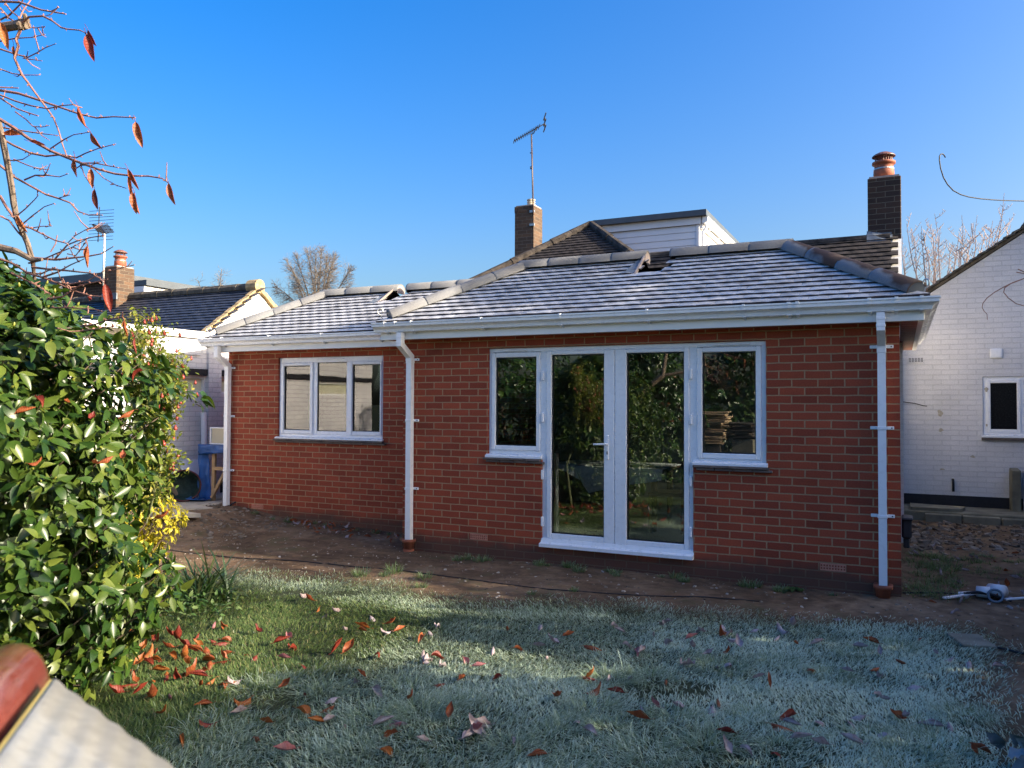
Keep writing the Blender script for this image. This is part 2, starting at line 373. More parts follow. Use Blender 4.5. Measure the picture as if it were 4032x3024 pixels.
mm = M(); mm.lathe([(0, -.0), (.007, 0)], (0, 0, 0), 8)
mm = M(); mm.box((-2.676, -.004, 1.055), (-2.666, -.0015, 1.085), 0, 0); mm.build('keyhole', MAT['sealdark'], FD)
for xx in (-3.39, -1.825):
    for zz in (1.86, 1.42, .82, .33): mm = M(); mm.box((xx-.012, -.004, zz-.05), (xx+.012, .026, zz+.05), 0, .005); mm.build('hinge', MAT['upvc'], FD)
for x0, x1 in ((-3.87, -3.58), (-1.62, -1.27)): mm = M(); mm.box((x0, .012, 2.128), (x1, .029, 2.146), 0, .004); mm.build('trickle_vent', MAT['upvc'], FD)
def tilesill(x0, x1, z, yb):
    mm = M(); n = round((x1-x0)/.165); wd = (x1-x0)/n
    for i in range(n): mm.obox((x0+wd*(i+.5), yb+.02, z+random.uniform(-.002, .002)), (wd-.004, .15, .022), Matrix.Rotation(-.12, 3, 'X'), 0, .003); mm.obox((x0+wd*(i+.5)+.03, yb+.028, z-.026), (wd-.006, .135, .022), Matrix.Rotation(-.12, 3, 'X'), 0, .003)
    return mm.build('tile_sill', MAT['silltile'], EXT)
tilesill(-4.07, -3.40, .965, -.0); tilesill(-1.795, -1.09, .965, -.0); tilesill(-7.80, -5.98, 1.052, .85)
# annex window
YA = .88
W2 = bpy.data.objects.new('window', None); COL.objects.link(W2); W2.parent = EXT; W2.location = (-4.2, .85, 1.07)
mm = M(); frame4(mm, -7.757, -6.008, 1.10, 2.186, YA, YA+.06, .036, .03, .04, .075); mm.box((-7.165, YA+.001, 1.14), (-7.10, YA+.06, 2.111), 0, .004); mm.box((-6.612, YA+.001, 1.14), (-6.556, YA+.06, 2.111), 0, .004); mm.box((-7.10, YA+.0015, 1.14), (-6.612, YA+.06, 1.185), 0, .004)
mm.build('frame', MAT['upvc'], W2)
sash(W2, YA-.006, (-7.721, -7.165, 1.14, 2.111), (-7.672, -7.215, 1.192, 2.072), 'sash'); sash(W2, YA-.006, (-6.556, -6.038, 1.14, 2.111), (-6.508, -6.066, 1.192, 2.072), 'sash')
g = M(); g.box((-7.10, YA+.02, 1.185), (-6.612, YA+.026, 2.111)); g.build('pane', MAT['glass'], W2)
g = M(); frame4(g, -7.10, -6.612, 1.185, 2.111, YA+.012, YA+.05, .01, .01, .01, .01, 0); g.build('gasket', MAT['sealdark'], W2)
mm = M(); mm.prism([(-7.78, .815, 1.075), (-7.78, .95, 1.075), (-7.78, .95, 1.10), (-7.78, .85, 1.10), (-7.78, .815, 1.09)], (1.79, 0, 0)); mm.build('cill', MAT['upvc'], W2, fix=True)
mm = M(); mm.box((-7.05, YA-.016, 2.145), (-6.66, YA+.001, 2.165), 0, .004); mm.build('trickle_vent', MAT['upvc'], W2)
# ---- air bricks
def airbrick(x, z, yb, w_=.215):
    mm = M(); mm.box((x, yb+.004, z), (x+w_, yb+.05, z+.065), 1); n = 9; cw = w_/n
    mm.box((x, yb-.004, z), (x+w_, yb+.003, z+.012)); mm.box((x, yb-.004, z+.028), (x+w_, yb+.003, z+.037)); mm.box((x, yb-.004, z+.053), (x+w_, yb+.003, z+.065))
    for i in range(n+1): mm.box((x+i*cw-.0055 if 0 < i else x, yb-.0035, z+.012), (x+i*cw+.0055 if i < n else x+w_, yb+.003, z+.028)); mm.box((x+i*cw-.0055 if 0 < i else x, yb-.0035, z+.037), (x+i*cw+.0055 if i < n else x+w_, yb+.003, z+.053))
    mm.build('air_brick', [MAT['airbrick'], MAT['void']], EXT)
def vx(u, v, yb): return onplane(1, yb, u, v)
for (u, v, yb) in ((1850+2/1.58, 1250+1350/1.58, 0), (3000+345/1.508, 1300+1405/1.508, 0), (700+402/1.382, 1000+1360/1.382, .85), (1550+95/5.53, 1900+680/5.53, .85)):
    p = vx(u, v, yb); airbrick(p[0], round((p[2]-.0375)/.075)*.075+.005, yb)
# ---- roofs
SL = .569; TH = math.atan(SL)
def tileslope(mm, P0, ud, length, run, clips, rows=None, skip=None, tw=.165, seed=1, mats=(0, 1)):
    """P0 eave start, ud unit along eave, slope rises along horizontal nd; clips list of (co,no) keep side opposite no"""
    r = random.Random(seed); ud = Vector(ud); nd = Vector((-ud.y, ud.x, 0)); sd = (nd*math.cos(TH)+Vector((0, 0, math.sin(TH)))); nn = ud.cross(sd)
    gauge = .112; nrow = int(run/math.cos(TH)/gauge)+1
    bm = bmesh.new(); nx = 4
    for i in range(nrow):
        off = (i % 2)*tw/2; nt_ = int(length/tw)+2
        for k in range(-1, nt_):
            x0 = k*tw-off+.0008; x1 = x0+tw-.0016; s0 = i*gauge; s1 = s0+.165
            if x1 < 0 or x0 > length: continue
            if skip and skip((x0+x1)/2, s0): continue
            j = r.uniform(-.002, .002); h0 = .031+r.uniform(-.0015, .0015); h1 = .006
            rowsv = []
            for s_, h in ((s0+j, h0), (s0+j+.055, h0*.72+h1*.28), (min(s1, run/math.cos(TH)+.02), h1)):
                rowsv.append([bm.verts.new(Vector(P0)+ud*(x0+(x1-x0)*t/nx)+sd*s_+nn*(h+.0035*(1-(2*t/nx-1)**2))) for t in range(nx+1)])
            bt = [bm.verts.new(v.co-nn*.016) for v in rowsv[0]]
            for a, b in ((0, 1), (1, 2)):
                for t in range(nx): f = bm.faces.new((rowsv[a][t], rowsv[a][t+1], rowsv[b][t+1], rowsv[b][t])); f.material_index = mats[0]; f.smooth = True
            for t in range(nx): f = bm.faces.new((bt[t], bt[t+1], rowsv[0][t+1], rowsv[0][t])); f.material_index = mats[1]
            for t in (0, nx):
                c = bm.verts.new(rowsv[2][t].co-nn*.012)
                q = (rowsv[0][t], rowsv[1][t], rowsv[2][t], c, bt[t]); f = bm.faces.new(q if t == 0 else q[::-1]); f.material_index = mats[1]
    for co, no in clips:
        bmesh.ops.bisect_plane(bm, geom=bm.verts[:]+bm.edges[:]+bm.faces[:], plane_co=co, plane_no=no, clear_outer=True, dist=1e-5)
    bm.verts.index_update(); n0 = len(mm.v)
    mm.v += [tuple(v.co) for v in bm.verts]
    for f in bm.faces: mm.f.append(tuple(v.index+n0 for v in f.verts)); mm.m.append(f.material_index)
    bm.free()
EZ = 2.467
def hiproof(x0, x1, y0, run, notch=None, seed=1, right=True, nfront=None):
    zt = EZ+SL*run; roofs = []
    und = M(); o = -.004
    def lowered(p): return (p[0], p[1], p[2]+o)
    nx = notch
    # decking (front and back slopes with the notch left open, hip ends)
    A, B = (x0, y0, EZ), (x1, y0, EZ); C_, D_ = (x0+run, y0+run, zt), (x1-run, y0+run, zt); E_, F_ = (x0, y0+2*run, EZ), (x1, y0+2*run, EZ)
    if notch:
        n0, n1, nd = notch[:3]; zl = EZ+SL*(run-nd); yl = y0+run-nd; yb = y0+run+.12; zlb = EZ+SL*(run-.12)
        c0, c1 = n0-notch[3], n1-notch[4]; und.add([lowered(p) for p in (A, B, (c1, yl, zl), (c0, yl, zl))], [(0, 1, 2, 3)]); und.add([lowered(p) for p in (A, (c0, yl, zl), (n0, y0+run, zt), C_)], [(0, 1, 2, 3)]); und.add([lowered(p) for p in (B, D_, (n1, y0+run, zt), (c1, yl, zl))], [(0, 1, 2, 3)])
        und.add([lowered(p) for p in (F_, E_, (n0, yb, zlb), (n1, yb, zlb))], [(0, 1, 2, 3)]); und.add([lowered(p) for p in (E_, C_, (n0, y0+run, zt), (n0, yb, zlb))], [(0, 1, 2, 3)]); und.add([lowered(p) for p in (F_, (n1, yb, zlb), (n1, y0+run, zt), D_)], [(0, 1, 2, 3)])
    else:
        und.add([lowered(p) for p in (A, B, D_, C_)], [(0, 1, 2, 3)]); und.add([lowered(p) for p in (F_, E_, C_, D_)], [(0, 1, 2, 3)])
    und.add([lowered(p) for p in (E_, A, C_)], [(0, 1, 2)])
    if right: und.add([lowered(p) for p in (B, F_, D_)], [(0, 1, 2)])
    deck = und.build('roof_deck', MAT['void'], EXT)
    front = M(); q = 2**-.5
    sk = None
    if notch:
        def sk(x, s):
            dp = (run-s*math.cos(TH))/notch[2]; return dp < 1 and notch[0]-notch[3]*dp < x+x0 < notch[1]-notch[4]*dp
    tileslope(front, (x0, y0, EZ), (1, 0, 0), x1-x0, run, [((x0, y0, 0), (-q, q, 0))]+([((x1, y0, 0), (q, q, 0))] if right else []), skip=sk, seed=seed)
    front.build('roof_slope', [MAT['frosttile'], MAT['tileedge']], EXT)
    if right:
        e = M(); tileslope(e, (x1, y0, EZ), (0, 1, 0), 2*run, run, [((x1, y0, 0), (-q, -q, 0)), ((x1, y0+2*run, 0), (-q, q, 0))], seed=seed+5)
        e.build('roof_slope', [MAT['frosttile'], MAT['tileedge']], EXT)
    e = M(); tileslope(e, (x0, y0+2*run, EZ), (0, -1, 0), 2*run, run, [((x0, y0+2*run, 0), (q, q, 0)), ((x0, y0, 0), (q, -q, 0))], seed=seed+9)
    e.build('roof_slope', [MAT['frosttile'], MAT['tileedge']], EXT)
    return zt
def ridgerun(p, q, mat, seglen=.44, rad=.115, endcap=None, seed=3, name='hip_ridge'):
    """half-round ridge tiles bedded in mortar, overlapping joints"""
    r = random.Random(seed); p = Vector(p); q = Vector(q); d = q-p; L = d.length; d.normalize(); side = d.cross(Vector((0, 0, 1))).normalized(); up = side.cross(d)
    n = max(1, round(L/seglen)); mm = M(); sg = 9
    for i in range(n):
        a = p+d*(L*i/n-.008); b = p+d*(L*(i+1)/n+.008); r0 = rad*(1.0+r.uniform(-.006, .006)); tilt = r.uniform(-.002, .002)
        vs = []
        ts = [(a, r0*1.006), (a+d*.02, r0*1.006), (a+d*.024, r0*.998), (b, r0*.994)]
        for (c, rr_) in ts:
            for k in range(sg+1):
                an = math.pi*(k/sg)*1.06-.03*math.pi; vs.append(c+side*math.cos(an)*rr_+up*(math.sin(an)*rr_*.86-.035+tilt))
        for (c, rr_) in (ts[0], ts[-1]):
            for k in range(sg+1):
                an = math.pi*(k/sg)*1.06-.03*math.pi; vs.append(c+side*math.cos(an)*(rr_-.016)+up*(math.sin(an)*(rr_*.86-.016)-.035+tilt))
        w_ = sg+1; fs = []
        for j in range(3):
            for k in range(sg): fs.append((j*w_+k, j*w_+k+1, (j+1)*w_+k+1, (j+1)*w_+k))
        for k in range(sg): fs.append((4*w_+k, 4*w_+k+1, k+1, k)); fs.append((3*w_+k, 3*w_+k+1, 5*w_+k+1, 5*w_+k))
        mm.add(vs, fs, 0)
        for e_ in (0, 1): # mortar end
            if (e_ == 0 and i == 0) or (e_ == 1 and i == n-1):
                c, rr_ = ts[0] if e_ == 0 else ts[-1]; c = c+d*(.004 if e_ == 0 else -.004)
                vv = [c+side*math.cos(math.pi*k/sg)*(rr_-.014)+up*(math.sin(math.pi*k/sg)*(rr_*.86-.014)-.035) for k in range(sg+1)]+[c+side*(rr_-.02)-up*.08, c-side*(rr_-.02)-up*.08][::-1]
                mm.add(vv, [tuple(range(len(vv)))], 1)
    o = mm.build(name, [mat, endcap or MAT['flatedge']], EXT, smooth=False)  # default end face is coloured dark to stand for its shade
    me = o.data; me.polygons.foreach_set('use_smooth', [p_.material_index == 0 and len(p_.vertices) == 4 for p_ in me.polygons])
    return o
OV = .22
# main roof
RUN = 1.27; mx0, mx1, my0 = -5.127-OV, OV, -OV
NM = (-2.58, -2.25, .42, .03, .05)
zt = hiproof(mx0, mx1, my0, RUN, NM, 1)
rz = .05
ridgerun((mx0+.10, my0+.10, EZ+.055+rz), (mx0+RUN, my0+RUN, zt+rz), MAT['ridge'])
ridgerun((mx1-RUN, my0+RUN, zt+rz), (mx1-.08, my0+.08, EZ+.045+rz), MAT['ridge2'], .5)
MAT['mortar'] = pm('ridge_mortar', (.42, .34, .30), .9, .2, 12, .3, 60)
ridgerun((mx0+RUN-.05, my0+RUN, zt+rz), (NM[0]+.02, my0+RUN, zt+rz), MAT['ridge'], endcap=MAT['mortar'], name='ridge')
ridgerun((NM[1]-.02, my0+RUN, zt+rz), (mx1-RUN+.05, my0+RUN, zt+rz), MAT['ridge'], name='ridge')
# annex roof
ARUN = 1.2; ax0, ay0 = -8.68-OV, .85-OV
NA = (-6.46, -6.22, .40, .12, .06)
zt2 = hiproof(ax0, -3.6, ay0, ARUN, NA, 21, right=False)
ridgerun((ax0+.10, ay0+.10, EZ+.055+rz), (ax0+ARUN, ay0+ARUN, zt2+rz), MAT['ridge'], seed=8)
ridgerun((ax0+ARUN-.05, ay0+ARUN, zt2+rz), (NA[0]+.06, ay0+ARUN, zt2+rz), MAT['ridge'], endcap=MAT['mortar'], seed=9, name='ridge')
ridgerun((NA[1]-.02, ay0+ARUN, zt2+rz), (-4.2, ay0+ARUN, zt2+rz), MAT['ridge'], seed=10, name='ridge')
# lead soaker beside each gap
for (n, y0, run, z_) in ((NM, my0, RUN, zt), (NA, ay0, ARUN, zt2)):
    mm = M(); x = n[0]; yl = y0+run-n[2]-.05; zl = EZ+SL*(run-n[2]-.05)
    b_ = n[3]; mm.add([(x-b_-.10, yl+.06, zl+.075), (x-b_+.01, yl+.06, zl+.065), (x+.01, y0+run-.02, z_+.03), (x-.04, y0+run-.03, z_+.04)], [(0, 1, 2, 3)]); mm.build('lead_flashing', MAT['lead'], EXT)
    mm = M(); mm.prism([(x+.012, y0+run-.06, z_+.08), (x+.012, y0+run+.0, z_+.09), (x+.012-b_, yl+.10, zl+.04), (x+.012-b_, yl+.04, zl+.04)], (.02, 0, 0)); mm.build('mortar_edge', MAT['mortar'], EXT, fix=True)
def scroll(p, d): # hip iron
    p = Vector(p); d = Vector(d).normalized(); pts = [p-d*.12-Vector((0, 0, .09)), p-Vector((0, 0, .06))]
    for k in range(13):
        a = -math.pi/2+k*.44; rr_ = .042*(1-.035*k); pts.append(p+d*(.03+math.cos(a)*rr_)+Vector((0, 0, .045+math.sin(a)*rr_)))
    mm = M(); mm.tube(pts, .007, 6); mm.build('hip_iron', MAT['galv'], EXT, smooth=True)
scroll((mx0+.05, my0+.05, EZ+.10), (-1, -1, 0)); scroll((mx1-.04, my0+.04, EZ+.08), (1, -1, 0)); scroll((ax0+.05, ay0+.05, EZ+.10), (-1, -1, 0))
# ---- fascia, soffit, gutters
def eaves(x0, x1, yf, sideL, sideR, wallL, wallR, gl, gr):
    """front fascia plane y=yf from x0..x1"""
    mm = M(); mm.box((x0, yf, 2.277), (x1, yf+.02, 2.47), 0, .003)
    if sideR: mm.box((x1-.045, yf+.021, 2.279), (x1, yf+sideR, 2.47), 0, .003)
    if sideL: mm.box((x0, yf+.021, 2.279), (x0+.02, yf+sideL, 2.47), 0, .003)
    xb = x0+(x1-x0)*.62; mm.box((xb-.02, yf-.004, 2.274), (xb+.02, yf-.0005, 2.40), 0, 0)
    f = mm.build('fascia', MAT['fascia'], EXT)
    mm = M()
    k = x0+.03
    while k < x1-.03: mm.box((k+.0015, yf+.022, 2.284), (min(k+.5, x1-.022)-.0015, yf+.215, 2.293)); k += .5
    if sideR:
        y = yf+.225
        while y < yf+sideR: mm.box((wallR+.003, y+.012, 2.284), (x1-.047, min(y+.2, yf+sideR)-.012, 2.294)); y += .2
        mm.box((wallR+.003, yf+.22, 2.296), (x1-.047, yf+sideR, 2.300), 1)
    mm.build('soffit', [MAT['soffit'], MAT['fascia']], EXT)
    prof = [(.0, 2.462), (.0, 2.368), (.018, 2.358), (.050, 2.358), (.060, 2.366), (.054, 2.372), (.066, 2.396), (.086, 2.412), (.108, 2.420), (.110, 2.444), (.105, 2.448), (.118, 2.452), (.118, 2.466), (.105, 2.466), (.103, 2.44), (.092, 2.418), (.066, 2.40), (.058, 2.372), (.044, 2.362), (.022, 2.362), (.008, 2.37), (.008, 2.462)]
    path = []; 
    if sideL: path.append(lambda o: (x0-o, yf+sideL)); path.append(lambda o: (x0-o, yf-o))
    else: path.append(lambda o: (gl, yf-o))
    if sideR: path.append(lambda o: (x1+o, yf-o)); path.append(lambda o: (x1+o, yf+sideR))
    else: path.append(lambda o: (gr, yf-o))
    vs = []; n = len(prof)
    for p_ in path:
        for o, z in prof: vs.append((*p_(o), z))
    fs = [(j*n+i, j*n+(i+1) % n, (j+1)*n+(i+1) % n, (j+1)*n+i) for j in range(len(path)-1) for i in range(n)]+[tuple(range(n)), tuple((len(path)-1)*n+i for i in range(n))[::-1]]
    mm = M(); mm.add(vs, fs); g = mm.build('gutter', MAT['upvc'], EXT, fix=True)
    return g, prof
def gbracket(g, x, yf, prof, wd=.024, ex=.006):
    op = [(o+ex if o > .001 else o, z+(ex if z > 2.455 else (-ex if z < 2.37 else 0))) for o, z in prof[:13]]
    mm = M(); mm.prism([(x, yf-o, z) for o, z in op]+[(x, yf, 2.474)], (wd, 0, 0)); mm.prism([(x, yf-.001, 2.335), (x, yf-.05, 2.35), (x, yf-.001, 2.36)], (wd, 0, 0)); mm.build('gutter_bracket', MAT['upvc'], g, fix=True)
g1, prof = eaves(-5.31, .19, -.2, 0, 4.1, -5.127, 0, -5.36, .19)
for u in (1600+600/2.074, 1600+1245/2.074, 1600+1955/2.074, 2600+498/1.5447, 2600+770/1.5447, 2600+823/1.5447, 3350+365/5.53, 3350+955/5.53, 3350+1505/5.53, 1450+560/5.53, 1450+910/5.53, 1450+330/5.53):
    p = onplane(1, -.3, u, 1200); gbracket(g1, p[0], -.2, prof, .02 if u < 3000 else .028)
for y in (.25, .85, 1.45, 2.05):
    mm = M(); mm.prism([(.19+o+.004, y, z-.003) for o, z in prof[1:13]], (0, .03, 0)); mm.build('gutter_bracket', MAT['upvc'], g1, fix=True)
g2, prof = eaves(-8.87, -5.13, .65, 0, 0, 0, 0, -8.96, -5.14)
for u in (750+195/4.1475, 750+310/4.1475, 750+490/4.1475, 700+490/1.382, 700+775/1.382, 700+1085/1.382):
    p = onplane(1, .55, u, 1330); gbracket(g2, p[0], .65, prof, .02)
# ---- downpipes and clay gullies
def sqtube(mm, pts, wd):
    pts = [Vector(p) for p in pts]
    for i, p in enumerate(pts):
        d0 = (pts[i]-pts[i-1]).normalized() if i else None; d1 = (pts[i+1]-pts[i]).normalized() if i < len(pts)-1 else None
        t = ((d0 or d1)+(d1 or d0)).normalized(); x = Vector((1, 0, 0)); y = t.cross(x); sc = 1/max(.5, t.dot(d1 or d0))
        base = len(mm.v); h = wd/2
        for a, b in ((-h, -h), (h, -h), (h, h), (-h, h)): mm.v.append(tuple(p+x*a+y*b*sc))
        if i: 
            for k in range(4): mm.f.append((base-4+k, base-4+(k+1) % 4, base+(k+1) % 4, base+k)); mm.m.append(0)
def downpipe(x, yw, zb, clips, both, lab):
    mm = M(); yo = yw-.2-.055; yi = yw-.052
    sqtube(mm, [(x, yo, 2.35), (x, yo, 2.215), (x, yi, 2.09), (x, yi, zb)], .066)
    for z in (2.30, 2.24): mm.box((x-.036, yo-.036, z-.012), (x+.036, yo+.036, z+.012), 0, .003)
    mm.box((x-.037, yi-.037, 2.02), (x+.037, yi+.037, 2.075), 0, .003)
    o = mm.build('downpipe', MAT['upvc'], EXT, fix=True)
    for z in clips:
        c = M(); c.box((x-.039, yi-.039, z-.014), (x+.039, yi+.037, z+.014), 0, .003); c.box((x+.0391, yw-.020, z-.014), (x+.095, yw-.001, z+.014), 0, .003)
        if both: c.box((x-.095, yw-.020, z-.014), (x-.0391, yw-.001, z+.014), 0, .003)
        c.build('pipe_clip', MAT['upvc'], o)
        c = M(); c.box((x+.072, yw-.0225, z-.005), (x+.082, yw-.0202, z+.005)); c.build('screw', MAT['sealdark'], o)
    G = M(); G.lathe([(.0, -.02), (.055, -.02), (.062, .05), (.078, .055), (.078, .09), (.068, .09), (.058, .05), (.0, .045)], (x, yi, zb-.075), 22); G.lathe([(.064, -.14), (.064, -.02)], (x, yi, zb-.075), 22)
    t = G.build('gully_pot', MAT['terra'], EXT, smooth=True)
    return o
downpipe(-.142, 0, .0, (2.075, 1.365, .60), True, 0)
downpipe(-5.005, 0, .02, (2.06, 1.37, .60), False, 0)
downpipe(-8.64, .85, .085, (2.06, 1.37, .60), False, 0)
# ================================================================ houses around
MAT['oldtile'] = pm('old_brown_roof_tile', (.038, .032, .030), .9, .6, 9, .6, 45, .2)
MAT['oldtile2'] = pm('mossy_dark_verge', (.11, .095, .075), .95, .5, 9, .6, 40, .2)
MAT['oldridge'] = pm('old_ridge_tile', (.055, .046, .040), .95, .6, 9, .6, 40, .2)
MAT['white_clad'] = pm('white_cladding', (.72, .72, .74), .45, .04, 2, .03, 20, .4)
MAT['whitebrick'] = brickmat('white_painted_brick', (.70, .71, .73), (.64, .65, .68), (.60, .61, .63), .012, .006, offx=.05, rough=.7)
MAT['creambrick'] = brickmat('cream_white_painted_brick', (.74, .73, .70), (.70, .69, .66), (.66, .65, .62), .012, .006, rough=.7)
MAT['oldbrick'] = brickmat('weathered_brown_brick', (.13, .080, .052), (.070, .050, .040), (.165, .14, .11), .011, .006)
MAT['darkbrick'] = brickmat('sooty_brown_brick', (.075, .045, .034), (.045, .032, .028), (.15, .125, .095), .011, .006)
MAT['black'] = pm('black_bitumen_paint', (.012, .012, .016), .6, .3, 8, .2, 40)
MAT['potred'] = pm('red_clay_pot', (.30, .095, .055), .7, .2, 15, .15, 60)
MAT['potcream'] = pm('buff_clay_pot', (.42, .38, .30), .8, .2, 15, .2, 60)
MAT['cowl'] = pm('brown_metal_cowl', (.17, .075, .055), .5, .25, 15, .1, 60)
def oldslope(mm, P0, ud, length, run, slope, clips, gauge=.11, tw=.17, seed=2, up=1):
    global TH, SL
    th0, sl0 = TH, SL; TH = math.atan(slope)
    tileslope(mm, P0, ud, length, run, clips, tw=tw, seed=seed, mats=(0, 0)); TH, SL = th0, sl0
def chimney(par, x0, x1, y0, y1, z0, z1, mat, pot=None, name='chimney'):
    mm = M(); mm.box((x0, y0, z0), (x1, y1, z1), 0, .008); c = mm.build(name, mat, par)
    mm = M(); mm.prism([(x0+.02, y0+.02, z1+.001), (x1-.02, y0+.02, z1+.001), (x1-.02, y1-.02, z1+.001), (x0+.02, y1-.02, z1+.001)], (0, 0, .025)); mm.build('chimney_flaunching', MAT['mortar'], c)
    return c
def cowlpot(c, x, y, z, r, style='red'):
    mm = M()
    if style == 'red':
        mm.lathe([(0, 0), (r*1.02, 0), (r*.98, .12), (r*.90, .15), (r*.9, .205), (r*1.12, .21), (r*1.12, .24), (r*.9, .245), (r*.80, .25), (r*.8, .1), (0, .1)], (x, y, z), 20); mm.build('chimney_pot', MAT['potred'], c, smooth=True)
        q = M(); q.lathe([(r*.955, .13), (r*.985, .13), (r*.985, .145), (r*.955, .145)], (x, y, z), 20, closed=True); q.build('pot_band', MAT['galv'], c)
        q = M(); q.lathe([(0, .385), (r*.5, .375), (r*.95, .345), (r*1.12, .325), (r*1.13, .315), (r*.9, .33), (0, .36)], (x, y, z), 20)
        for k in range(20):
            a = k*math.pi/10; q.tube([(x+r*.78*math.cos(a), y+r*.78*math.sin(a), z+.24), (x+r*.78*math.cos(a), y+r*.78*math.sin(a), z+.345)], .0045 if k % 5 else .008, 4)
        q.build('chimney_cowl', MAT['cowl'], c)
    else:
        mm.lathe([(0, 0), (r*.85, 0), (r*.8, .025), (r, .03), (r, .05), (r*.86, .055), (r*.86, .075), (r, .08), (r, .10), (r*.86, .105), (r*.86, .125), (r, .13), (r, .155), (r*.7, .158), (r*.7, .05), (0, .05)], (x, y, z), 18); mm.build('chimney_pot', MAT['potcream'], c)
# ---- main house behind
MH = thing('main_house', (-4.5, 8, -.1), 'old house with mossy brown hipped roof and white boarded dormer, rising behind the red extension', 'house')
MH.location.z = 0
PX, PY, PZ = -5.527, 7.26, 5.12; s_ = .745; er = 3.5
ez = PZ-s_*er
mm = M(); oldslope(mm, (PX-er, PY-er, ez), (1, 0, 0), 2*er, er, s_, [((PX, PY, 0), (-.7071, .7071, 0)), ((PX, PY, 0), (.7071, .7071, 0))], seed=4)
mm.build('roof', MAT['oldtile'], MH)
mm = M(); z1 = -.02
A, B, Pk = (PX-er, PY-er, ez+z1), (PX+er, PY-er, ez+z1), (PX, PY, PZ+z1); Bk = (PX, PY+9, PZ+z1); A2, B2 = (PX-er, PY+9, ez+z1), (PX+er, PY+9, ez+z1)
mm.add([A, B, Pk, Bk, A2, B2], [(0, 1, 2), (1, 5, 3, 2), (4, 0, 2, 3)]); mm.build('roof_side', MAT['oldtile'], MH)
for sx, nm in ((-1, 'l'), (1, 'r')):
    mm = M(); pts = []
    for k in range(13):
        a = Vector((PX, PY, PZ+.03))+Vector((sx*er, -er, ez-PZ))*(k/12); b = Vector((PX, PY, PZ+.03))+Vector((sx*er, -er, ez-PZ))*((k+1.04)/12); mm.tube([a, b], [.075+.006*(k % 2), .085+.006*(k % 2)], 9)
    mm.build('hip_ridge', MAT['oldridge'], MH)
mm = M(); mm.box((PX-er+.3, PY-er+.3, -.1), (PX+er-.3, PY+8.6, ez+.15)); mm.build('wall', MAT['whitebrick'], MH)
# right wing : ridge along x
rzW = 3.86; ry = 4.34; hs = 2.0; sw = .80
WX0, WX1 = -4.6, -.11
mm = M(); oldslope(mm, (WX0, ry-hs, rzW-hs*sw), (1, 0, 0), WX1-WX0, hs, sw, [], seed=6); mm.build('roof', MAT['oldtile'], MH)
mm = M(); mm.add([(WX0, ry, rzW-.01), (WX1, ry, rzW-.01), (WX1, ry+hs, rzW-hs*sw), (WX0, ry+hs, rzW-hs*sw)], [(0, 1, 2, 3)]); mm.add([(WX0, ry-hs, rzW-hs*sw-.02), (WX1, ry-hs, rzW-hs*sw-.02), (WX1, ry, rzW-.02), (WX0, ry, rzW-.02)], [(0, 1, 2, 3)]); mm.build('roof_side', MAT['oldtile'], MH)
mm = M(); mm.tube([(WX0, ry, rzW-.01), (WX1, ry, rzW-.01)], .07, 10); mm.build('ridge', MAT['oldridge'], MH)
mm = M(); mm.prism([(-.10, ry-hs+.1, 0), (-.10, ry+hs-.1, 0), (-.10, ry+hs-.1, rzW-hs*sw+.08), (-.10, ry+.02, rzW-.03), (-.10, ry-.02, rzW-.03), (-.10, ry-hs+.1, rzW-hs*sw+.08)], (.13, 0, 0)); mm.build('gable_wall', MAT['creambrick'], MH)
# chimneys
c = chimney(MH, -.388, .031, 4.34, 4.76, 2.6, 4.70, MAT['darkbrick']); cowlpot(c, -.185, 4.55, 4.722, .135)
mm = M(); mm.add([(-.40, 4.325, 3.97), (-.39, 4.335, 3.97), (-.08, 4.335, 3.90), (-.08, 4.33, 3.90), (-.08, 4.21, 3.74), (-.40, 4.21, 3.74)], [(0, 3, 4, 5)]); mm.box((-.405, 4.32, 3.80), (-.09, 4.338, 3.93)); mm.box((-.10, 4.26, 3.735), (.0, 4.338, 3.75)); mm.build('lead_flashing', MAT['lead'], c)
c2 = chimney(MH, -7.542, -7.085, 7.938, 8.40, 3.2, 5.855, MAT['oldbrick']); cowlpot(c2, -7.255, 8.17, 5.885, .092, 'cream')
mm = M()
for k in range(6): mm.box((-7.545+k*.0763, 7.93, 5.72), (-7.545+k*.0763+.070, 7.9375, 5.856), 0, .003)
mm.build('brick_crown', MAT['oldbrick'], c2)
# dormer
DY = 7.75; DXR = -3.48; DT = 5.20
mm = M(); x0, x1 = -5.45, DXR
b = 5.05; k = 0
while b > 3.6: mm.prism([(x0, DY, b), (x0, DY-.012, b-.128), (x0, DY+.03, b-.128), (x0, DY+.03, b)], (x1-.06-x0, 0, 0)); b -= .13
D = mm.build('dormer_cladding', MAT['white_clad'], MH, fix=True)
mm = M(); mm.box((DXR-.06, DY-.018, 3.6), (DXR, DY+.06, 5.055), 0, .004); mm.box((x0, DY-.05, 5.055), (DXR+.04, DY-.02, 5.195)); mm.build('corner_trim', MAT['white_clad'], MH)
mm = M(); mm.box((-5.62, DY-.14, 5.20), (DXR+.16, DY+6, 5.31)); mm.build('flat_roof', MAT['flatedge'], MH)
mm = M(); mm.box((DXR-.05, DY+.061, 3.2), (DXR+.0, DY+5.6, 4.98)); mm.box((DXR+.0005, DY, 4.98), (DXR+.06, DY+5.6, 5.195)); mm.build('dormer_wall', MAT['white_clad'], MH)
mm = M(); mm.prism([(DXR+.065, DY-.05, 5.19), (DXR+.065, DY-.05, 5.07), (DXR+.11, DY-.05, 5.06), (DXR+.165, DY-.05, 5.10), (DXR+.175, DY-.05, 5.19)], (0, 5.7, 0))
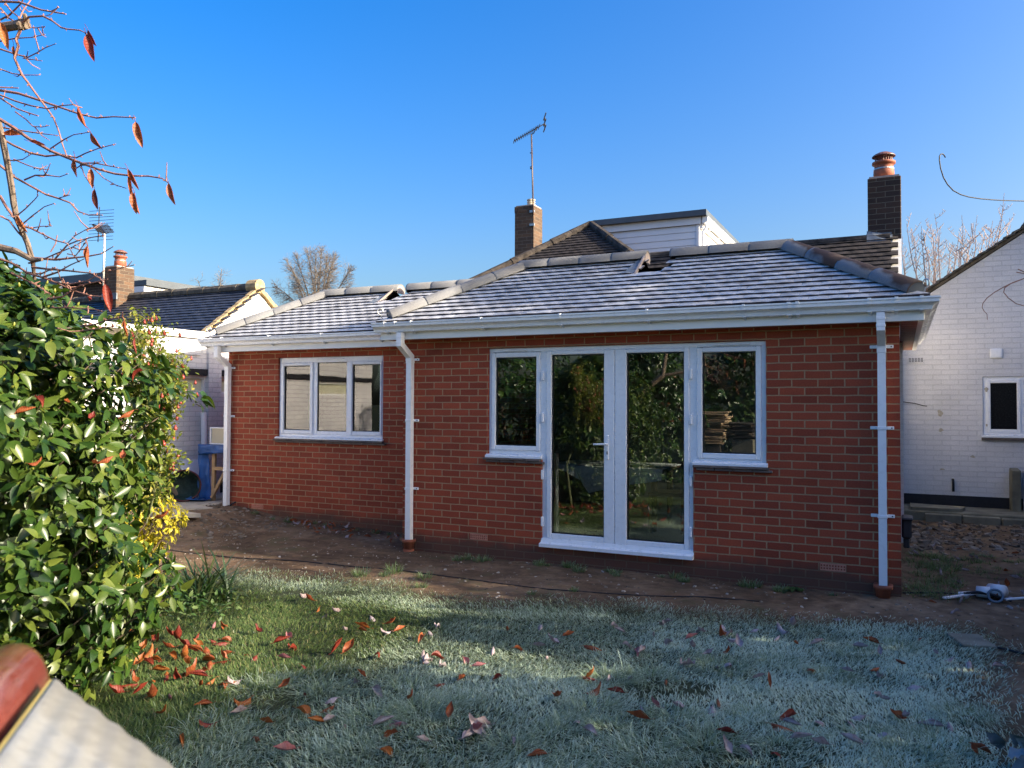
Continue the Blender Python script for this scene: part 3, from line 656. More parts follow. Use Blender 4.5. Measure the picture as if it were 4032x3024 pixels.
for y in (.5, 1.4, 2.3, 3.2): mm.box((DXR+.062, DY+y, 5.03), (DXR+.18, DY+y+.04, 5.196))
mm.build('dormer_gutter', MAT['upvc'], MH, fix=True)
mm = M(); mm.tube([(DXR+.12, DY+.05, 5.06), (DXR+.12, DY+.05, 4.99), (DXR+.05, DY+.05, 4.90), (DXR+.05, DY+.05, 3.8)], .032, 8); mm.build('dormer_downpipe', MAT['upvc'], MH, smooth=True)
mm = M(); frame4(mm, 0, 0, 0, 0, 0, 0, 0, 0, 0, 0) if False else None
wn = M(); yw0, yw1, zw0, zw1 = DY+.55, DY+1.9, 4.0, 4.82
for (a, b_) in (((DXR+.001, yw0, zw0), (DXR+.045, yw0+.07, zw1)), ((DXR+.001, yw1-.07, zw0), (DXR+.045, yw1, zw1)), ((DXR+.001, yw0+.07, zw1-.07), (DXR+.045, yw1-.07, zw1)), ((DXR+.001, yw0+.07, zw0), (DXR+.045, yw1-.07, zw0+.07))): wn.box(a, b_)
wn = wn.build('dormer_window', MAT['upvc'], MH)
MAT['darkpane'] = pm('dark_pane', (.008, .009, .011), .25, .1, 3, 0, spec=.12)
p_ = M(); p_.box((DXR+.001, yw0+.07, zw0+.07), (DXR+.02, yw1-.07, zw1-.07)); p_.build('pane', MAT['darkpane'], wn)
# ---- aerials
MAT['alu'] = pm('dull_aluminium', (.25, .25, .26), .4, .15, 20, .05, 60, .5, .6); MAT['darkplastic'] = pm('dark_plastic', (.03, .03, .035), .5, .2, 20, 0)
def aerial(root, top, boomf, boomb, refs, n, ehalf, mast_mat, mast0, r=.016):
    mm = M(); mm.tube([mast0, top], r, 8); mm.build('mast', mast_mat, root, smooth=True)
    f, b_ = Vector(boomf), Vector(boomb); d = (b_-f); 
    mm = M(); mm.tube([f, b_], .012, 6); side = d.cross(Vector((0, 0, 1))).normalized()
    for k in range(n):
        p = f+d*(.02+.8*k/(n-1)); e = ehalf*(1-.15*(n-1-k)/n); mm.tube([p-side*e, p+side*e], .008, 5)
    mm.build('boom', MAT['darkplastic'], root)
    mm = M()
    for a, c in refs: mm.tube([a, c], .013, 5)
    mm.build('reflector', MAT['darkplastic'], root)
AE = thing('tv_aerial', (-7.15, 8.0, 5.3), 'thin television aerial on tall bare mast fixed to the middle brick chimney', 'aerial')
def pl(y, c, s, x0, y0): return lambda a, b_: Vector(onplane(1, y, x0+a/s, y0+b_/s))
T = pl(7.9, 0, 3.95, 1950, 430)
bf, bb = T(340, 550), T(735, 195); bf = bf+Vector((.02, -.22, 0)); bb = bb+Vector((0, .12, 0))
sdv = (bb-bf).cross(Vector((0, 0, 1))).normalized()
ctr = T(735, 180)+Vector((0, .12, 0))
up_ = Vector((0, 0, 1))
refs = [(ctr-up_*.16, ctr+up_*.15)]+[(ctr+up_*z_-sdv*.22, ctr+up_*z_+sdv*.22) for z_ in (.13, .0, -.13)]
aerial(AE, T(562, 385), bf, bb, refs, 14, .17, pm('weathered_mast', (.16, .12, .12), .5, .2, 20, 0, metal=.4), T(592, 1640))
mm = M(); mm.tube([T(560, 395), T(600, 370), T(630, 310), T(640, 270)], .012, 6); mm.tube([T(572, 400), T(582, 700), T(590, 1100), T(598, 1480)], .005, 5)
for y_ in (680, 900, 925): mm.beam(T(543, y_), T(580, y_), .02, .02)
mm.build('cable', MAT['darkplastic'], AE)
for z_ in (5.40, 5.69): mm = M(); mm.box((-7.17, 7.90, z_), (-7.06, 7.936, z_+.05)); mm.build('bracket', MAT['galv'], AE)
# ---- white painted house on the right
RH = thing('painted_house', (1.5, 6, 0), 'white painted brick house with mossy tiled gable, right of the red extension', 'house')
MAT['rightbrick'] = brickmat('bluish_white_painted_brick', (.66, .67, .70), (.645, .655, .685), (.60, .61, .64), .012, .009, offx=.02, rough=.7, pv=.03)
Yw = 5.8
ex, ezr = .34, 3.20; pxr, pzr = 1.72, 4.12
mm = M()
poly = [(-.09, .30), (5.2, .30), (5.2, 2.0)]
W0, W1 = (1.085, 1.11), (1.99, 2.0)
def facez(x): # roof line
    return ezr+(x-ex)*(pzr-ezr)/(pxr-ex) if x < pxr else pzr-(x-pxr)*(pzr-ezr)/(pxr-ex)
wx0, wx1, wz0, wz1 = 1.083, 2.55, 1.10, 1.99
def strip(x0, x1, zb0, zt0, zt1): mm.add([(x0, Yw, zb0), (x1, Yw, zb0), (x1, Yw, zt1), (x0, Yw, zt0)], [(0, 1, 2, 3)])
strip(-.6, ex, .0, 2.75, 2.75); strip(ex, wx0, .0, ezr, facez(wx0)); strip(wx0, pxr, wz1, facez(wx0), pzr); strip(pxr, wx1, wz1, pzr, facez(wx1)); strip(wx1, 3.1, .0, facez(wx1), facez(3.1)); strip(wx0, wx1, .0, wz0, wz0)
mm.add([(wx0, Yw, wz0), (wx1, Yw, wz0), (wx1, Yw+.12, wz0), (wx0, Yw+.12, wz0)], [(3, 2, 1, 0)]); mm.add([(wx0, Yw, wz0), (wx0, Yw+.12, wz0), (wx0, Yw+.12, wz1), (wx0, Yw, wz1)], [(0, 1, 2, 3)]); mm.add([(wx0, Yw, wz1), (wx1, Yw, wz1), (wx1, Yw+.12, wz1), (wx0, Yw+.12, wz1)], [(0, 1, 2, 3)])
mm.add([(ex, Yw, 0), (ex, Yw+8, 0), (ex, Yw+8, ezr), (ex, Yw, ezr)], [(0, 1, 2, 3)]); mm.add([(-.6, Yw+.001, 2.75), (ex, Yw+.001, 2.75), (ex, Yw+3, 2.75), (-.6, Yw+3, 2.75)], [(0, 1, 2, 3)]); mm.add([(3.1, Yw, 0), (3.1, Yw+8, 0), (3.1, Yw+8, facez(3.1)), (3.1, Yw, facez(3.1))], [(3, 2, 1, 0)])
mm.build('wall', MAT['rightbrick'], RH)
mm = M(); mm.box((-.6, Yw-.022, -.1), (3.1, Yw-.001, .24)); mm.build('plinth', MAT['black'], RH)
# verge and roof
sl_ = (pzr-ezr)/(pxr-ex); r_ = random.Random(5)
for sg in (-1, 1):
    mm = M(); n = 15; L = 1.62
    for k in range(n):
        a0, a1 = L*k/n, L*(k+1)/n
        for yy in range(2 if True else 1):
            y0 = Yw-.075+yy*.17
            xa, xb = pxr+sg*a0, pxr+sg*(a1+.04); za, zb = pzr+.05-sl_*a0+.02, pzr+.05-sl_*(a1+.04)+.045+r_.uniform(-.008, .008)
            mm.prism([(xa, y0+r_.uniform(-.012, .0), za-.01), (xb, y0, zb-.01), (xb, y0, zb+.018), (xa, y0, za+.018)], (0, .165, 0))
    mm.add([(pxr, Yw+.2, pzr+.06), (pxr+sg*L, Yw+.2, pzr+.06-sl_*L), (pxr+sg*L, Yw+8, pzr+.06-sl_*L), (pxr, Yw+8, pzr+.06)], [(0, 1, 2, 3)])
    mm.build('roof', MAT['oldtile2'], RH, fix=False)
    mm = M(); mm.prism([(pxr, Yw-.03, pzr+.015), (pxr+sg*(L-.02), Yw-.03, pzr+.015-sl_*(L-.02)), (pxr+sg*(L-.02), Yw-.03, pzr+.055-sl_*(L-.02)), (pxr, Yw-.03, pzr+.06)], (0, .05, 0)); mm.build('verge_undercloak', MAT['oldtile2'], RH, fix=True)
mm = M()
for k in range(12): mm.tube([(pxr, Yw-.08+k*.45, pzr+.07), (pxr, Yw-.08+k*.45+.46, pzr+.07)], [.10, .095], 10)
mm.build('ridge', MAT['oldtile2'], RH)
RW = bpy.data.objects.new('window', None); COL.objects.link(RW); RW.parent = RH; RW.location = (.3, -.2, 1.1)
mm = M(); frame4(mm, wx0+.003, wx1-.003, wz0+.04, wz1-.003, Yw+.02, Yw+.08, .06, .06, .05, .055); mm.box((1.545, Yw+.021, wz0+.09), (1.60, Yw+.08, wz1-.058), 0, .004); mm.build('frame', MAT['upvc'], RW)
mm = M(); frame4(mm, wx0+.05, 1.56, wz0+.075, wz1-.045, Yw+.008, Yw+.06, .05, .05, .05, .05); mm.build('sash', MAT['upvc'], RW)
mm = M(); mm.box((wx0+.09, Yw+.035, wz0+.11), (1.53, Yw+.045, wz1-.08)); mm.box((1.60, Yw+.035, wz0+.09), (wx1-.06, Yw+.045, wz1-.06)); mm.build('pane', MAT['darkpane'], RW)
mm = M(); mm.prism([(wx0-.02, Yw-.05, wz0+.005), (wx0-.02, Yw+.06, wz0+.005), (wx0-.02, Yw+.06, wz0+.045), (wx0-.02, Yw-.05, wz0+.03)], (wx1-wx0+.04, 0, 0)); mm.build('cill', MAT['upvc'], RW, fix=True)
mm = M(); mm.box((wx0-.02, Yw-.045, wz0-.035), (wx1+.02, Yw+.02, wz0+.0025), 0, .006); mm.build('stone_sill', MAT['silltile'], RW)
# wall furniture
mm = M(); mm.box((.11, Yw-.006, 2.215), (.32, Yw+.01, 2.285), 1)
for i in range(5): mm.box((.11, Yw-.014, 2.215+i*.0165), (.32, Yw-.004, 2.222+i*.0165))
for i in range(6): mm.box((.11+i*.0406, Yw-.0135, 2.222), (.117+i*.0406, Yw-.004, 2.284))
mm.build('wall_vent', [MAT['white_clad'], MAT['void']], RH)
mm = M(); mm.box((1.18, Yw-.03, 2.255), (1.335, Yw-.001, 2.395), 0, .008); mm.box((1.20, Yw-.042, 2.275), (1.315, Yw-.0305, 2.375), 0, .006); mm.build('vent_cover', MAT['upvc'], RH)
mm = M(); mm.tube([(.69, Yw+.02, .47), (.69, Yw-.03, .475), (.692, Yw-.045, .44), (.693, Yw-.045, .30)], .018, 8); mm.build('pipe_stub', MAT['black'], RH, smooth=True)
MAT['stain'] = pm('rusty_stain', (.42, .38, .30), .85, .3, 30, .3, 80)
mm = M()
for (x, z, a, b_) in ((.53, 1.45, .035, .05), (.54, 1.2, .03, .025), (.55, .62, .03, .015), (.95, .82, .03, .02), (1.13, 1.80, .025, .03), (1.13, 1.28, .012, .02)):
    vs = [(x+a*math.cos(t)*(1+.3*math.sin(3*t+x*50)), Yw-.0025, z+b_*math.sin(t)*(1+.2*math.cos(2*t+z*40))) for t in [k*math.pi/8 for k in range(16)]]; mm = M(); mm.add(vs, [tuple(range(16))]); mm.build('wall_patch', MAT['stain'], RH)
mm = M(); mm.tube([(.02, Yw-.004, 1.62), (.2, Yw-.004, 1.595), (.31, Yw-.004, 1.56), (.36, Yw-.004, 1.555)], .006, 5); mm.build('wall_crack', MAT['void'], RH)
# ---- left: garage (flat roofed) and the house beyond
XG = -9.8
GA = thing('painted_garage', (-11, 0, 0), 'low flat roofed white painted brick outbuilding with black band, left of extension', 'outbuilding')
MAT['garagebrick'] = brickmat('white_garage_brick', (.70, .71, .74), (.64, .65, .69), (.50, .51, .55), .012, .010, offx=.1, rough=.7, pv=.05)
mm = M(); wl = [(-3.4, -2.3, 1.71, 1.97), (-.35, .35, 1.71, 1.97), (.42, 1.50, 1.71, 1.97), (1.76, 2.6, 1.71, 1.97)]
wallgrid(mm, 0, XG, -.22, -4.1, 6.2, -.1, 2.56, [(a+.0, b_, c_, d_) for a, b_, c_, d_ in wl]); GWALL = mm.build('wall', MAT['garagebrick'], GA, fix=True)
mm = M(); mm.box((XG+.001, 1.50, -.05), (XG+.05, 1.76, 2.56)); mm.build('pier', MAT['garagebrick'], GA)
mm = M(); mm.box((XG+.001, -4.09, 1.985), (XG+.03, 6.2, 2.085), 0, .003); mm.build('lintel_band', MAT['black'], GA)
mm = M(); mm.box((XG+.002, -4.09, -.1), (XG+.02, 6.2, .36)); mm.build('plinth', MAT['black'], GA)
mm = M(); mm.box((XG+.002, .10, 2.296), (XG+.022, 1.36, 2.312)); mm.build('ledge', MAT['garagebrick'], GA)
mm = M(); mm.box((XG-.02, -4.15, 2.555), (XG+.05, 6.3, 2.665), 0, .004); mm.build('fascia', MAT['fascia'], GA)
mm = M(); mm.box((-13.5, -4.1, 2.58), (XG-.025, 6.3, 2.62)); mm.build('flat_roof', MAT['oldtile2'], GA)
MAT['obscure'] = pm('obscured_glass', (.55, .55, .42), .25, .08, 2, .05, 20, .6)
for a, b_, c_, d_ in wl:
    mm = M(); mm.box((XG-.12, a, c_), (XG-.03, a+.03, d_)); mm.box((XG-.12, b_-.03, c_), (XG-.03, b_, d_)); mm.box((XG-.12, a+.03, d_-.03), (XG-.03, b_-.03, d_)); mm.box((XG-.12, a+.03, c_), (XG-.03, b_-.03, c_+.03)); f_ = mm.build('window', MAT['white_clad'], GA)
    mm = M(); mm.box((XG-.09, a+.03, c_+.03), (XG-.08, b_-.03, d_-.03)); mm.build('pane', MAT['obscure'], f_)
MAT['oldwood'] = pm('weathered_timber', (.085, .07, .058), .9, .35, 14, .4, 50); MAT['newwood'] = pm('pale_timber', (.42, .27, .14), .75, .2, 10, .2, 60)
mm = M(); mm.box((XG+.055, .02, 2.45), (XG+.22, .27, 2.56), 0, .008); mm.box((XG+.051, -3.5, 2.48), (XG+.17, .019, 2.58), 0, .008); tag(mm.build('roof_beam', MAT['oldwood']), 'dark weathered timber beam end on the white outbuilding under its roof edge', 'beam')
mm = M(); mm.box((XG+.03, .12, 2.395), (XG+.22, .37, 2.448), 0, .004); tag(mm.build('timber_batten', MAT['newwood']), 'short pale sawn batten tucked below the dark beam on the white outbuilding', 'batten')
LH_ = thing('neighbour_house', (-14, 4.4, 0), 'low house with dark grey tiled roof, white gable and brick chimney behind the white outbuilding', 'house')
XL = -11.55; ay, az = 4.434, 3.84; sl2 = (3.882-2.869)/(4.434-3.029)
MAT['slate'] = pm('dark_grey_blue_tile', (.032, .036, .048), .5, .4, 7, .5, 50, .5)
th0 = TH; TH = math.atan(sl2)
mm = M(); hs2 = 2.2; tileslope(mm, (-20.5, ay-hs2, az-hs2*sl2), (1, 0, 0), 20.5+XL-.03, hs2, [], tw=.30, seed=3, mats=(0, 0)); TH = th0
mm.build('roof', MAT['slate'], LH_)
mm = M(); mm.add([(-20.5, ay-hs2, az-hs2*sl2-.02), (XL-.1, ay-hs2, az-hs2*sl2-.02), (XL-.1, ay, az-.02), (-20.5, ay, az-.02), (XL, ay+hs2, az-hs2*sl2), (-20.5, ay+hs2, az-hs2*sl2)], [(0, 1, 2, 3), (3, 2, 4, 5)]); mm.build('roof_side', MAT['slate'], LH_)
mm = M()
for k in range(20): mm.tube([(XL-.05-.45*k, ay, az+.03), (XL-.05-.45*(k+1.03), ay, az+.03)], [.11, .10], 9)
mm.build('ridge', MAT['oldtile2'], LH_)
MAT['verge'] = pm('lichened_verge', (.40, .29, .15), .9, .35, 14, .5, 50)
mm = M()
for sg in (-1, 1):
    a, b_ = Vector((XL+.02, ay, az+.0)), Vector((XL+.02, ay+sg*hs2, az-hs2*sl2+.0))
    for k in range(16): p, q = a.lerp(b_, k/16), a.lerp(b_, (k+1.08)/16); mm.beam(p+Vector((0, 0, .012*(k % 2))), q+Vector((0, 0, .012*(k % 2))), .11, .075)
mm.build('verge', MAT['verge'], LH_)
mm = M(); mm.tube([(XL+.06, ay, az+.05), (XL-.2, ay, az+.05)], .14, 12); mm.build('ridge_end', MAT['verge'], LH_)
mm = M(); mm.prism([(XL-.2, ay-hs2+.1, 0), (XL-.2, ay+hs2-.1, 0), (XL-.2, ay+hs2-.1, az-hs2*sl2+.02), (XL-.2, ay, az-.06), (XL-.2, ay-hs2+.1, az-hs2*sl2+.02)], (.2, 0, 0)); mm.build('gable_wall', MAT['creambrick'], LH_)
c3 = chimney(LH_, -15.58, -15.19, 4.05, 4.50, 3.0, 4.50, MAT['oldbrick']); cowlpot(c3, -15.36, 4.27, 4.52, .125)
mm = M(); mm.box((-15.62, 4.02, 3.78), (-15.15, 4.049, 3.92)); mm.build('lead_flashing', MAT['lead'], c3)
FH = thing('far_house', (-19.5, 8, 0), 'far low dark brick house with flat roofed dormer behind the grey tiled roof', 'house')
mm = M(); mm.box((-22.5, 7.1, 3.0), (-19.2, 10.5, 4.85)); mm.build('dormer_wall', MAT['darkbrick'], FH)
mm = M(); mm.box((-23, 6.9, 4.85), (-19.1, 10.8, 5.08)); mm.box((-19.0, 7.3, 4.72), (-18.2, 9, 4.86)); mm.build('flat_roof', MAT['flatedge'], FH)
mm = M(); mm.box((-24, 6.6, 0), (-17.5, 13, 3.4)); mm.box((-19.1, 7.31, 3.4), (-18.3, 9, 4.70)); mm.build('wall', MAT['white_clad'], FH)
mm = M(); mm.add([(-24, 6.5, 3.3), (-17.4, 6.5, 3.3), (-17.4, 9.5, 4.6), (-24, 9.5, 4.6)], [(0, 1, 2, 3)]); mm.build('roof', MAT['slate'], FH)
mm = M(); mm.tube([(-16.99, 4.0, 3.2), (-16.985, 4.0, 3.75), (-16.97, 4.0, 3.8), (-16.965, 4.0, 4.27)], [.075, .075, .05, .04], 10); mm.build('vent_pipe', MAT['lead'], LH_)
A2 = thing('tv_aerial', (-15.72, 4.0, 3.9), 'two stacked television aerials on a pale metal pole beside the left brick chimney', 'aerial')
L_ = pl(4.0, 0, 2.5525, 0, 850)
mm = M(); mm.tube([L_(1038, 700), L_(1052, 170)], .022, 8); mm.build('mast', pm('bright_galvanised_pole', (.62, .62, .60), .4, .1, 20, 0, metal=.3), A2, smooth=True)
mm = M(); mm.tube([L_(985, 262), L_(1000, -90)], .011, 6)
for k in range(10):
    y_ = -60+k*33; p = L_(985+(262-y_)*.04, y_); mm.tube([p-Vector((.32, .0, .0)), p+Vector((.32, .12, 0))], .006, 5)
mm.build('vertical_array', MAT['darkplastic'], A2)
mm = M(); a, b_ = L_(960, 90), L_(1190, 205); a = a+Vector((0, .1, 0)); b_ = b_-Vector((0, .3, 0)); mm.tube([a, b_], .016, 6)
for k in range(14):
    p = a.lerp(b_, k/13); mm.tube([p-Vector((.14, .1, -.03)), p, p+Vector((.13, .1, .04))], .006, 5)
mm.beam(L_(1010, 130), L_(1052, 175), .03, .03); mm.build('boom', MAT['darkplastic'], A2)
# overhead wires
MAT['wire'] = pm('black_wire', (.02, .02, .022), .5, .1, 5, 0)
def wire(pts, r, label, cat='wire', name='overhead_wire'):
    mm = M(); mm.tube(pts, r, 5); return tag(mm.build(name, MAT['wire'], smooth=True), label, cat)
cR4 = lambda x, y: (3500+x/2.2124, 500+y/2.2124)
pts = [(492, 265), (483, 248), (468, 234), (452, 236), (441, 255), (440, 290), (450, 360), (475, 440), (510, 500), (560, 553), (625, 588), (700, 610), (800, 625), (900, 634), (1000, 640), (1177, 645), (1500, 652)]
wire([atdepth(5.0+.0008*p[0], *cR4(*p)) for p in pts], .0042, 'loose black cable curling up into the sky at the upper right', 'cable', 'loose_cable')
wire([Vector(atdepth(40, 250*K, 611*K)), Vector(atdepth(40, 450*K, 619*K)), Vector(atdepth(40, 700*K, 624*K))], .009, 'thin overhead wire crossing low sky behind the left roof')
for k, (z_, lab) in enumerate(((5.1, 'upper of two thin wires in the gap left of the right gable'), (4.72, 'lower of two thin wires in the gap left of the right gable'))):
    wire([(-6, 22, z_-.1), (0, 21, z_+.05), (6, 20, z_+.3)], .01, lab)
# ================================================================ trees (bare)
def growtree(root, base, height, spread, seed, levels=4, r0=.18, mat='greybark', lean=(0, 0), twigmat=None, first=.3, nb=(3, 4)):
    r = random.Random(seed); tr = M(); cr = M()
    def branch(p, d, L, rad, lev):
        n = 5; pts = [p]; q = Vector(p); dd = Vector(d)
        for i in range(n):
            dd = (dd+Vector((r.gauss(0, .10), r.gauss(0, .10), r.gauss(.03, .07)))).normalized(); q = q+dd*(L/n); pts.append(Vector(q))
        rads = [rad*(1-.55*i/n) for i in range(n+1)]
        (tr if lev <= 1 else cr).tube(pts, rads, 6 if lev <= 1 else (4 if lev == 2 else 3), cap=False)
        if lev >= levels: return
        k = r.randint(*nb)+(1 if lev else 0)
        for j in range(k):
            t = first+(1-first)*(j+r.random()*.8)/k; i = min(n-1, int(t*n)); pp = pts[i].lerp(pts[i+1], t*n-i)
            ax = Vector((r.gauss(0, 1), r.gauss(0, 1), r.gauss(0, .4))).normalized(); nd = (dd*.75+ax*spread).normalized(); nd.z = max(nd.z, -.05+.1*lev)
            branch(pp, nd, L*r.uniform(.5, .72), max(rad*.55*(1-.3*t), .004), lev+1)
    branch(Vector(base), Vector((lean[0], lean[1], 1)).normalized(), height, r0, 0)
    tr.build('trunk', MAT[mat], root); cr.build('crown', MAT[twigmat or mat], root)
def domecrown(root, top, R_, nl, seed, ntw):
    r = random.Random(seed); tr = M(); cr = M(); b = Vector((top.x, top.y, -.2)); H = top.z; f = Vector((top.x, top.y, H-R_*1.9)); c = Vector((top.x, top.y, H-R_))
    tr.tube([b, b.lerp(f, .5)+Vector((.1, 0, 0)), f], [.2, .15, .09], 7); limbs = []
    for k in range(nl):
        a = k*2.4+r.uniform(-.3, .3); t = (k+.5)/nl; el = .02+1.45*(1-t); e = c+Vector((math.cos(a)*math.cos(el), math.sin(a)*math.cos(el), math.sin(el)))*R_*r.uniform(.8, .95); md = f.lerp(e, .5)+Vector((r.uniform(-.1, .1), r.uniform(-.1, .1), .15)); tr.tube([f, f.lerp(md, .5), md, md.lerp(e, .5)+Vector((0, 0, .05)), e], [.06, .045, .032, .02, .010], 5); limbs.append((f, md, e))
    for k in range(ntw):
        f_, md, e = r.choice(limbs); t = r.uniform(.25, 1); p = f_.lerp(md, t*2) if t < .5 else md.lerp(e, t*2-1); d = ((p-c).normalized()*.8+Vector((r.gauss(0, .6), r.gauss(0, .6), r.gauss(.25, .5)))).normalized(); L = r.uniform(.25, .8)*R_*.5
        for _ in range(6):
            q = p+d*L
            if (q-c).length < R_*r.uniform(.95, 1.05): break
            L *= .75
        m1 = p.lerp(q, .5)+Vector((r.gauss(0, .04), r.gauss(0, .04), r.gauss(.03, .03))); cr.tube([p, m1, q], [.0065, .005, .003], 3, cap=False)
        for j in range(3): d2 = (d+Vector((r.gauss(0, .6), r.gauss(0, .6), r.gauss(.1, .4)))).normalized(); cr.tube([m1, m1+d2*L*.5], [.0045, .0028], 3, cap=False)
    tr.build('trunk', MAT['greybark'], root); cr.build('crown', MAT['greybark'], root)
for (u, vt, dist, lab, sd, hh, sprd) in ((1250, 965, 38, 'round bare winter tree in the sky between left gable and extension roof', 3, 1.0, .62), (850, 1050, 36, 'sparse bare tree top just above the dark grey roof', 8, .8, .75)):
    top = Vector(atdepth(dist, u, vt)); t = thing('bare_tree', (top.x, top.y, -.2), lab, 'tree')
    domecrown(t, top, 2.1 if sd == 3 else 1.9, 13 if sd == 3 else 5, sd, 1700 if sd == 3 else 150)
# pruned shrubs with upright shoots behind right gable
t = thing('bare_shrub', (.6, 9.0, -.1), 'leafless shrub with upright budded shoots standing behind the gap left of the right gable', 'shrub')
r = random.Random(4); tr = M(); cr = M()
cB = lambda x, y: (3500+x/2.2124, 500+y/2.2124)
stems = []
for x, yt in ((120, 950), (155, 840), (190, 875), (285, 860), (300, 920), (355, 850), (398, 755), (448, 860), (405, 960), (555, 1000), (610, 930), (635, 768), (650, 910), (718, 900), (740, 830), (770, 770), (840, 920), (905, 815), (910, 890), (1005, 575), (1015, 660), (970, 900), (1063, 850)):
    dz = r.uniform(15.5, 17.5); top = Vector(atdepth(dz, *cB(x, yt))); bx = Vector(atdepth(dz, *cB(x*.75+110+r.uniform(-60, 60), 1420))); mid = bx.lerp(top, .5)+Vector((r.uniform(-.06, .06), 0, r.uniform(-.1, .1)))
    base = Vector((bx.x*.8+.1, bx.y, 1.2)); pts = [base, bx, mid, top]; cr.tube([base, bx, bx.lerp(mid, .5), mid, mid.lerp(top, .5)+Vector((r.uniform(-.03, .03), 0, 0)), top], [.024, .014, .012, .009, .007, .004], 5)
    for k in range(7):
        tt = r.uniform(.1, .95); p = bx.lerp(top, tt); d = Vector((r.uniform(-1, 1), r.uniform(-.5, .5), r.uniform(.5, 1.2))).normalized(); L = r.uniform(.2, .8)*(1-tt*.7); e = p+d*L; cr.tube([p, p+d*L*.5+Vector((0, 0, -.02)), e], [.007, .005, .003], 4)
        for j in range(3): q = p.lerp(e, .4+.25*j); cr.tube([q, q+Vector((r.uniform(-.05, .05), 0, .05))], [.0055, .003], 4)
    for k in range(8): q = bx.lerp(top, .3+.08*k); cr.tube([q, q+Vector((r.choice((-1, 1))*.045, 0, .045))], [.0055, .003], 4)
tr.tube([(.6, 9, -.1), (.5, 9, 1.3)], [.1, .07], 7); tr.build('trunk', MAT['greybark'], t); cr.build('crown', pm('pinkish_shoot', (.38, .28, .24), .7, .3, 20, 0), t)
# twigs hanging in front of the right wall
def cW(x, y): return (3500+x/2.2124, 500+y/2.2124)
mm = M(); D0 = 8.5
for pl_ in ([(1300, 1300), (1177, 1320), (1080, 1355), (1000, 1395), (920, 1440), (855, 1490), (820, 1535), (812, 1570), (830, 1605), (855, 1630), (858, 1680)], [(1150, 1330), (1060, 1365), (1010, 1400), (1000, 1440), (1040, 1490), (1110, 1540), (1200, 1565)]):
    mm.tube([atdepth(D0, *cW(*p)) for p in pl_], [.006-.0003*i for i in range(len(pl_))], 5)
for pl_ in ([(1300, 1290), (1177, 1262), (1125, 1238)], [(1250, 1280), (1177, 1275), (1112, 1265)]): mm.tube([atdepth(D0-1, *cW(*p)) for p in pl_], .005, 5)
for pl_ in ([(1300, 1295), (2400, 1200)],): mm.tube([atdepth(D0-.3, *cW(*p)) for p in pl_], .012, 6)
t = thing('bare_branch', tuple(atdepth(D0, *cW(1300, 1300))), 'thin bare drooping twig in front of the right painted gable wall', 'branch'); mm.build('twig', MAT['twig'], t)
# ================================================================ ground
def h2(x, y):
    return (np.sin(x*1.7+y*.9)*.35+np.sin(x*.6-y*2.3+1)*.3+np.sin(x*4.1+1.3*y+2)*.18+np.sin(-x*2.9+y*5.3)*.15)
def lawn_mask(x, y):
    """>0 inside lawn, in metres from its ragged edge"""
    xe = np.array([-9, -6.2, -5.6, -4.5, -3.3, -1.9, -.8, -.15, .45, .55]); ye = np.array([-2.2, -2.2, -1.78, -1.52, -1.75, -1.2, -1.15, -.88, -.75, -.9])
    e1 = np.interp(x, xe, ye)-y; e2 = (.52+.07*np.sin(y*3))-x
    return np.minimum(e1, e2)+.13*h2(x*2, y*2)+.06*h2(x*5.1, y*4.7)
def sstep(a, b_, x): t = np.clip((x-a)/(b_-a), 0, 1); return t*t*(3-2*t)
def gz(x, y):
    x = np.asarray(x, float); y = np.asarray(y, float)
    z = -.10+.16*sstep(-7.2, -8.7, x)*sstep(-1.6, .2, y)+.05*sstep(-5, -7, x)*sstep(-.8, .5, y)
    z = z+.06*sstep(3, 5, y)*sstep(-.5, .5, x)
    z = z+.012*h2(x, y)+.004*h2(x*4.3, y*3.9)
    return z
def axis(lo, hi, step, far):
    a = list(np.arange(lo, hi+1e-6, step)); g = step
    L, Rr = [], []; x = lo
    while x > -far: g *= 1.35; x -= g; L.append(x)
    g = step; x = hi
    while x < far: g *= 1.35; x += g; Rr.append(x)
    return np.array(L[::-1]+a+Rr)
gx = axis(-10.2, 2.2, .05, 900); gy = axis(-6.5, 6, .05, 900)
XX, YY = np.meshgrid(gx, gy); ZZ = gz(XX, YY)
fine = rng.normal(0, 1, XX.shape)*.0035; ZZ = np.where((np.abs(XX+4) < 7) & (np.abs(YY) < 7), ZZ+fine, -.1)
nX, nY = len(gx), len(gy); ii = np.arange(nX*nY).reshape(nY, nX); qd = np.stack([ii[:-1, :-1], ii[:-1, 1:], ii[1:, 1:], ii[1:, :-1]], -1).reshape(-1, 4)
def groundmat():
    m = N('bare_earth'); o = m.pos(); lw = m.n('ShaderNodeAttribute', attribute_name='lawn').outputs['Fac']
    a = m.noise(o, 1.1, 5, .6); b = m.noise(o, 9, 5, .7); c = m.noise(o, 60, 4, .7); d = m.noise(o, 2.6, 4)
    col = m.ramp(a, [(.3, (.075, .048, .030)), (.5, (.15, .098, .060)), (.7, (.25, .175, .115))])
    col = m.mix(1, col, m.ramp(b, [(.3, (.55, .55, .55)), (.7, (1.3, 1.28, 1.25))]), 'MULTIPLY')
    col = m.mix(m.rr(m.math('ADD', m.math('MULTIPLY', d, .7), m.math('MULTIPLY', b, .3)), .55, .66, 0, .55), col, (.035, .055, .02))
    col = m.mix(m.rr(c, .66, .74, 0, .6), col, (.34, .29, .23))
    g = m.ramp(b, [(.3, (.018, .026, .012)), (.7, (.05, .06, .03))])
    col = m.mix(lw, col, g)
    m.set(col, .95, m.bump(m.math('ADD', c, m.math('MULTIPLY', b, 1.4)), .6, .007), 0, .15); return m.mat
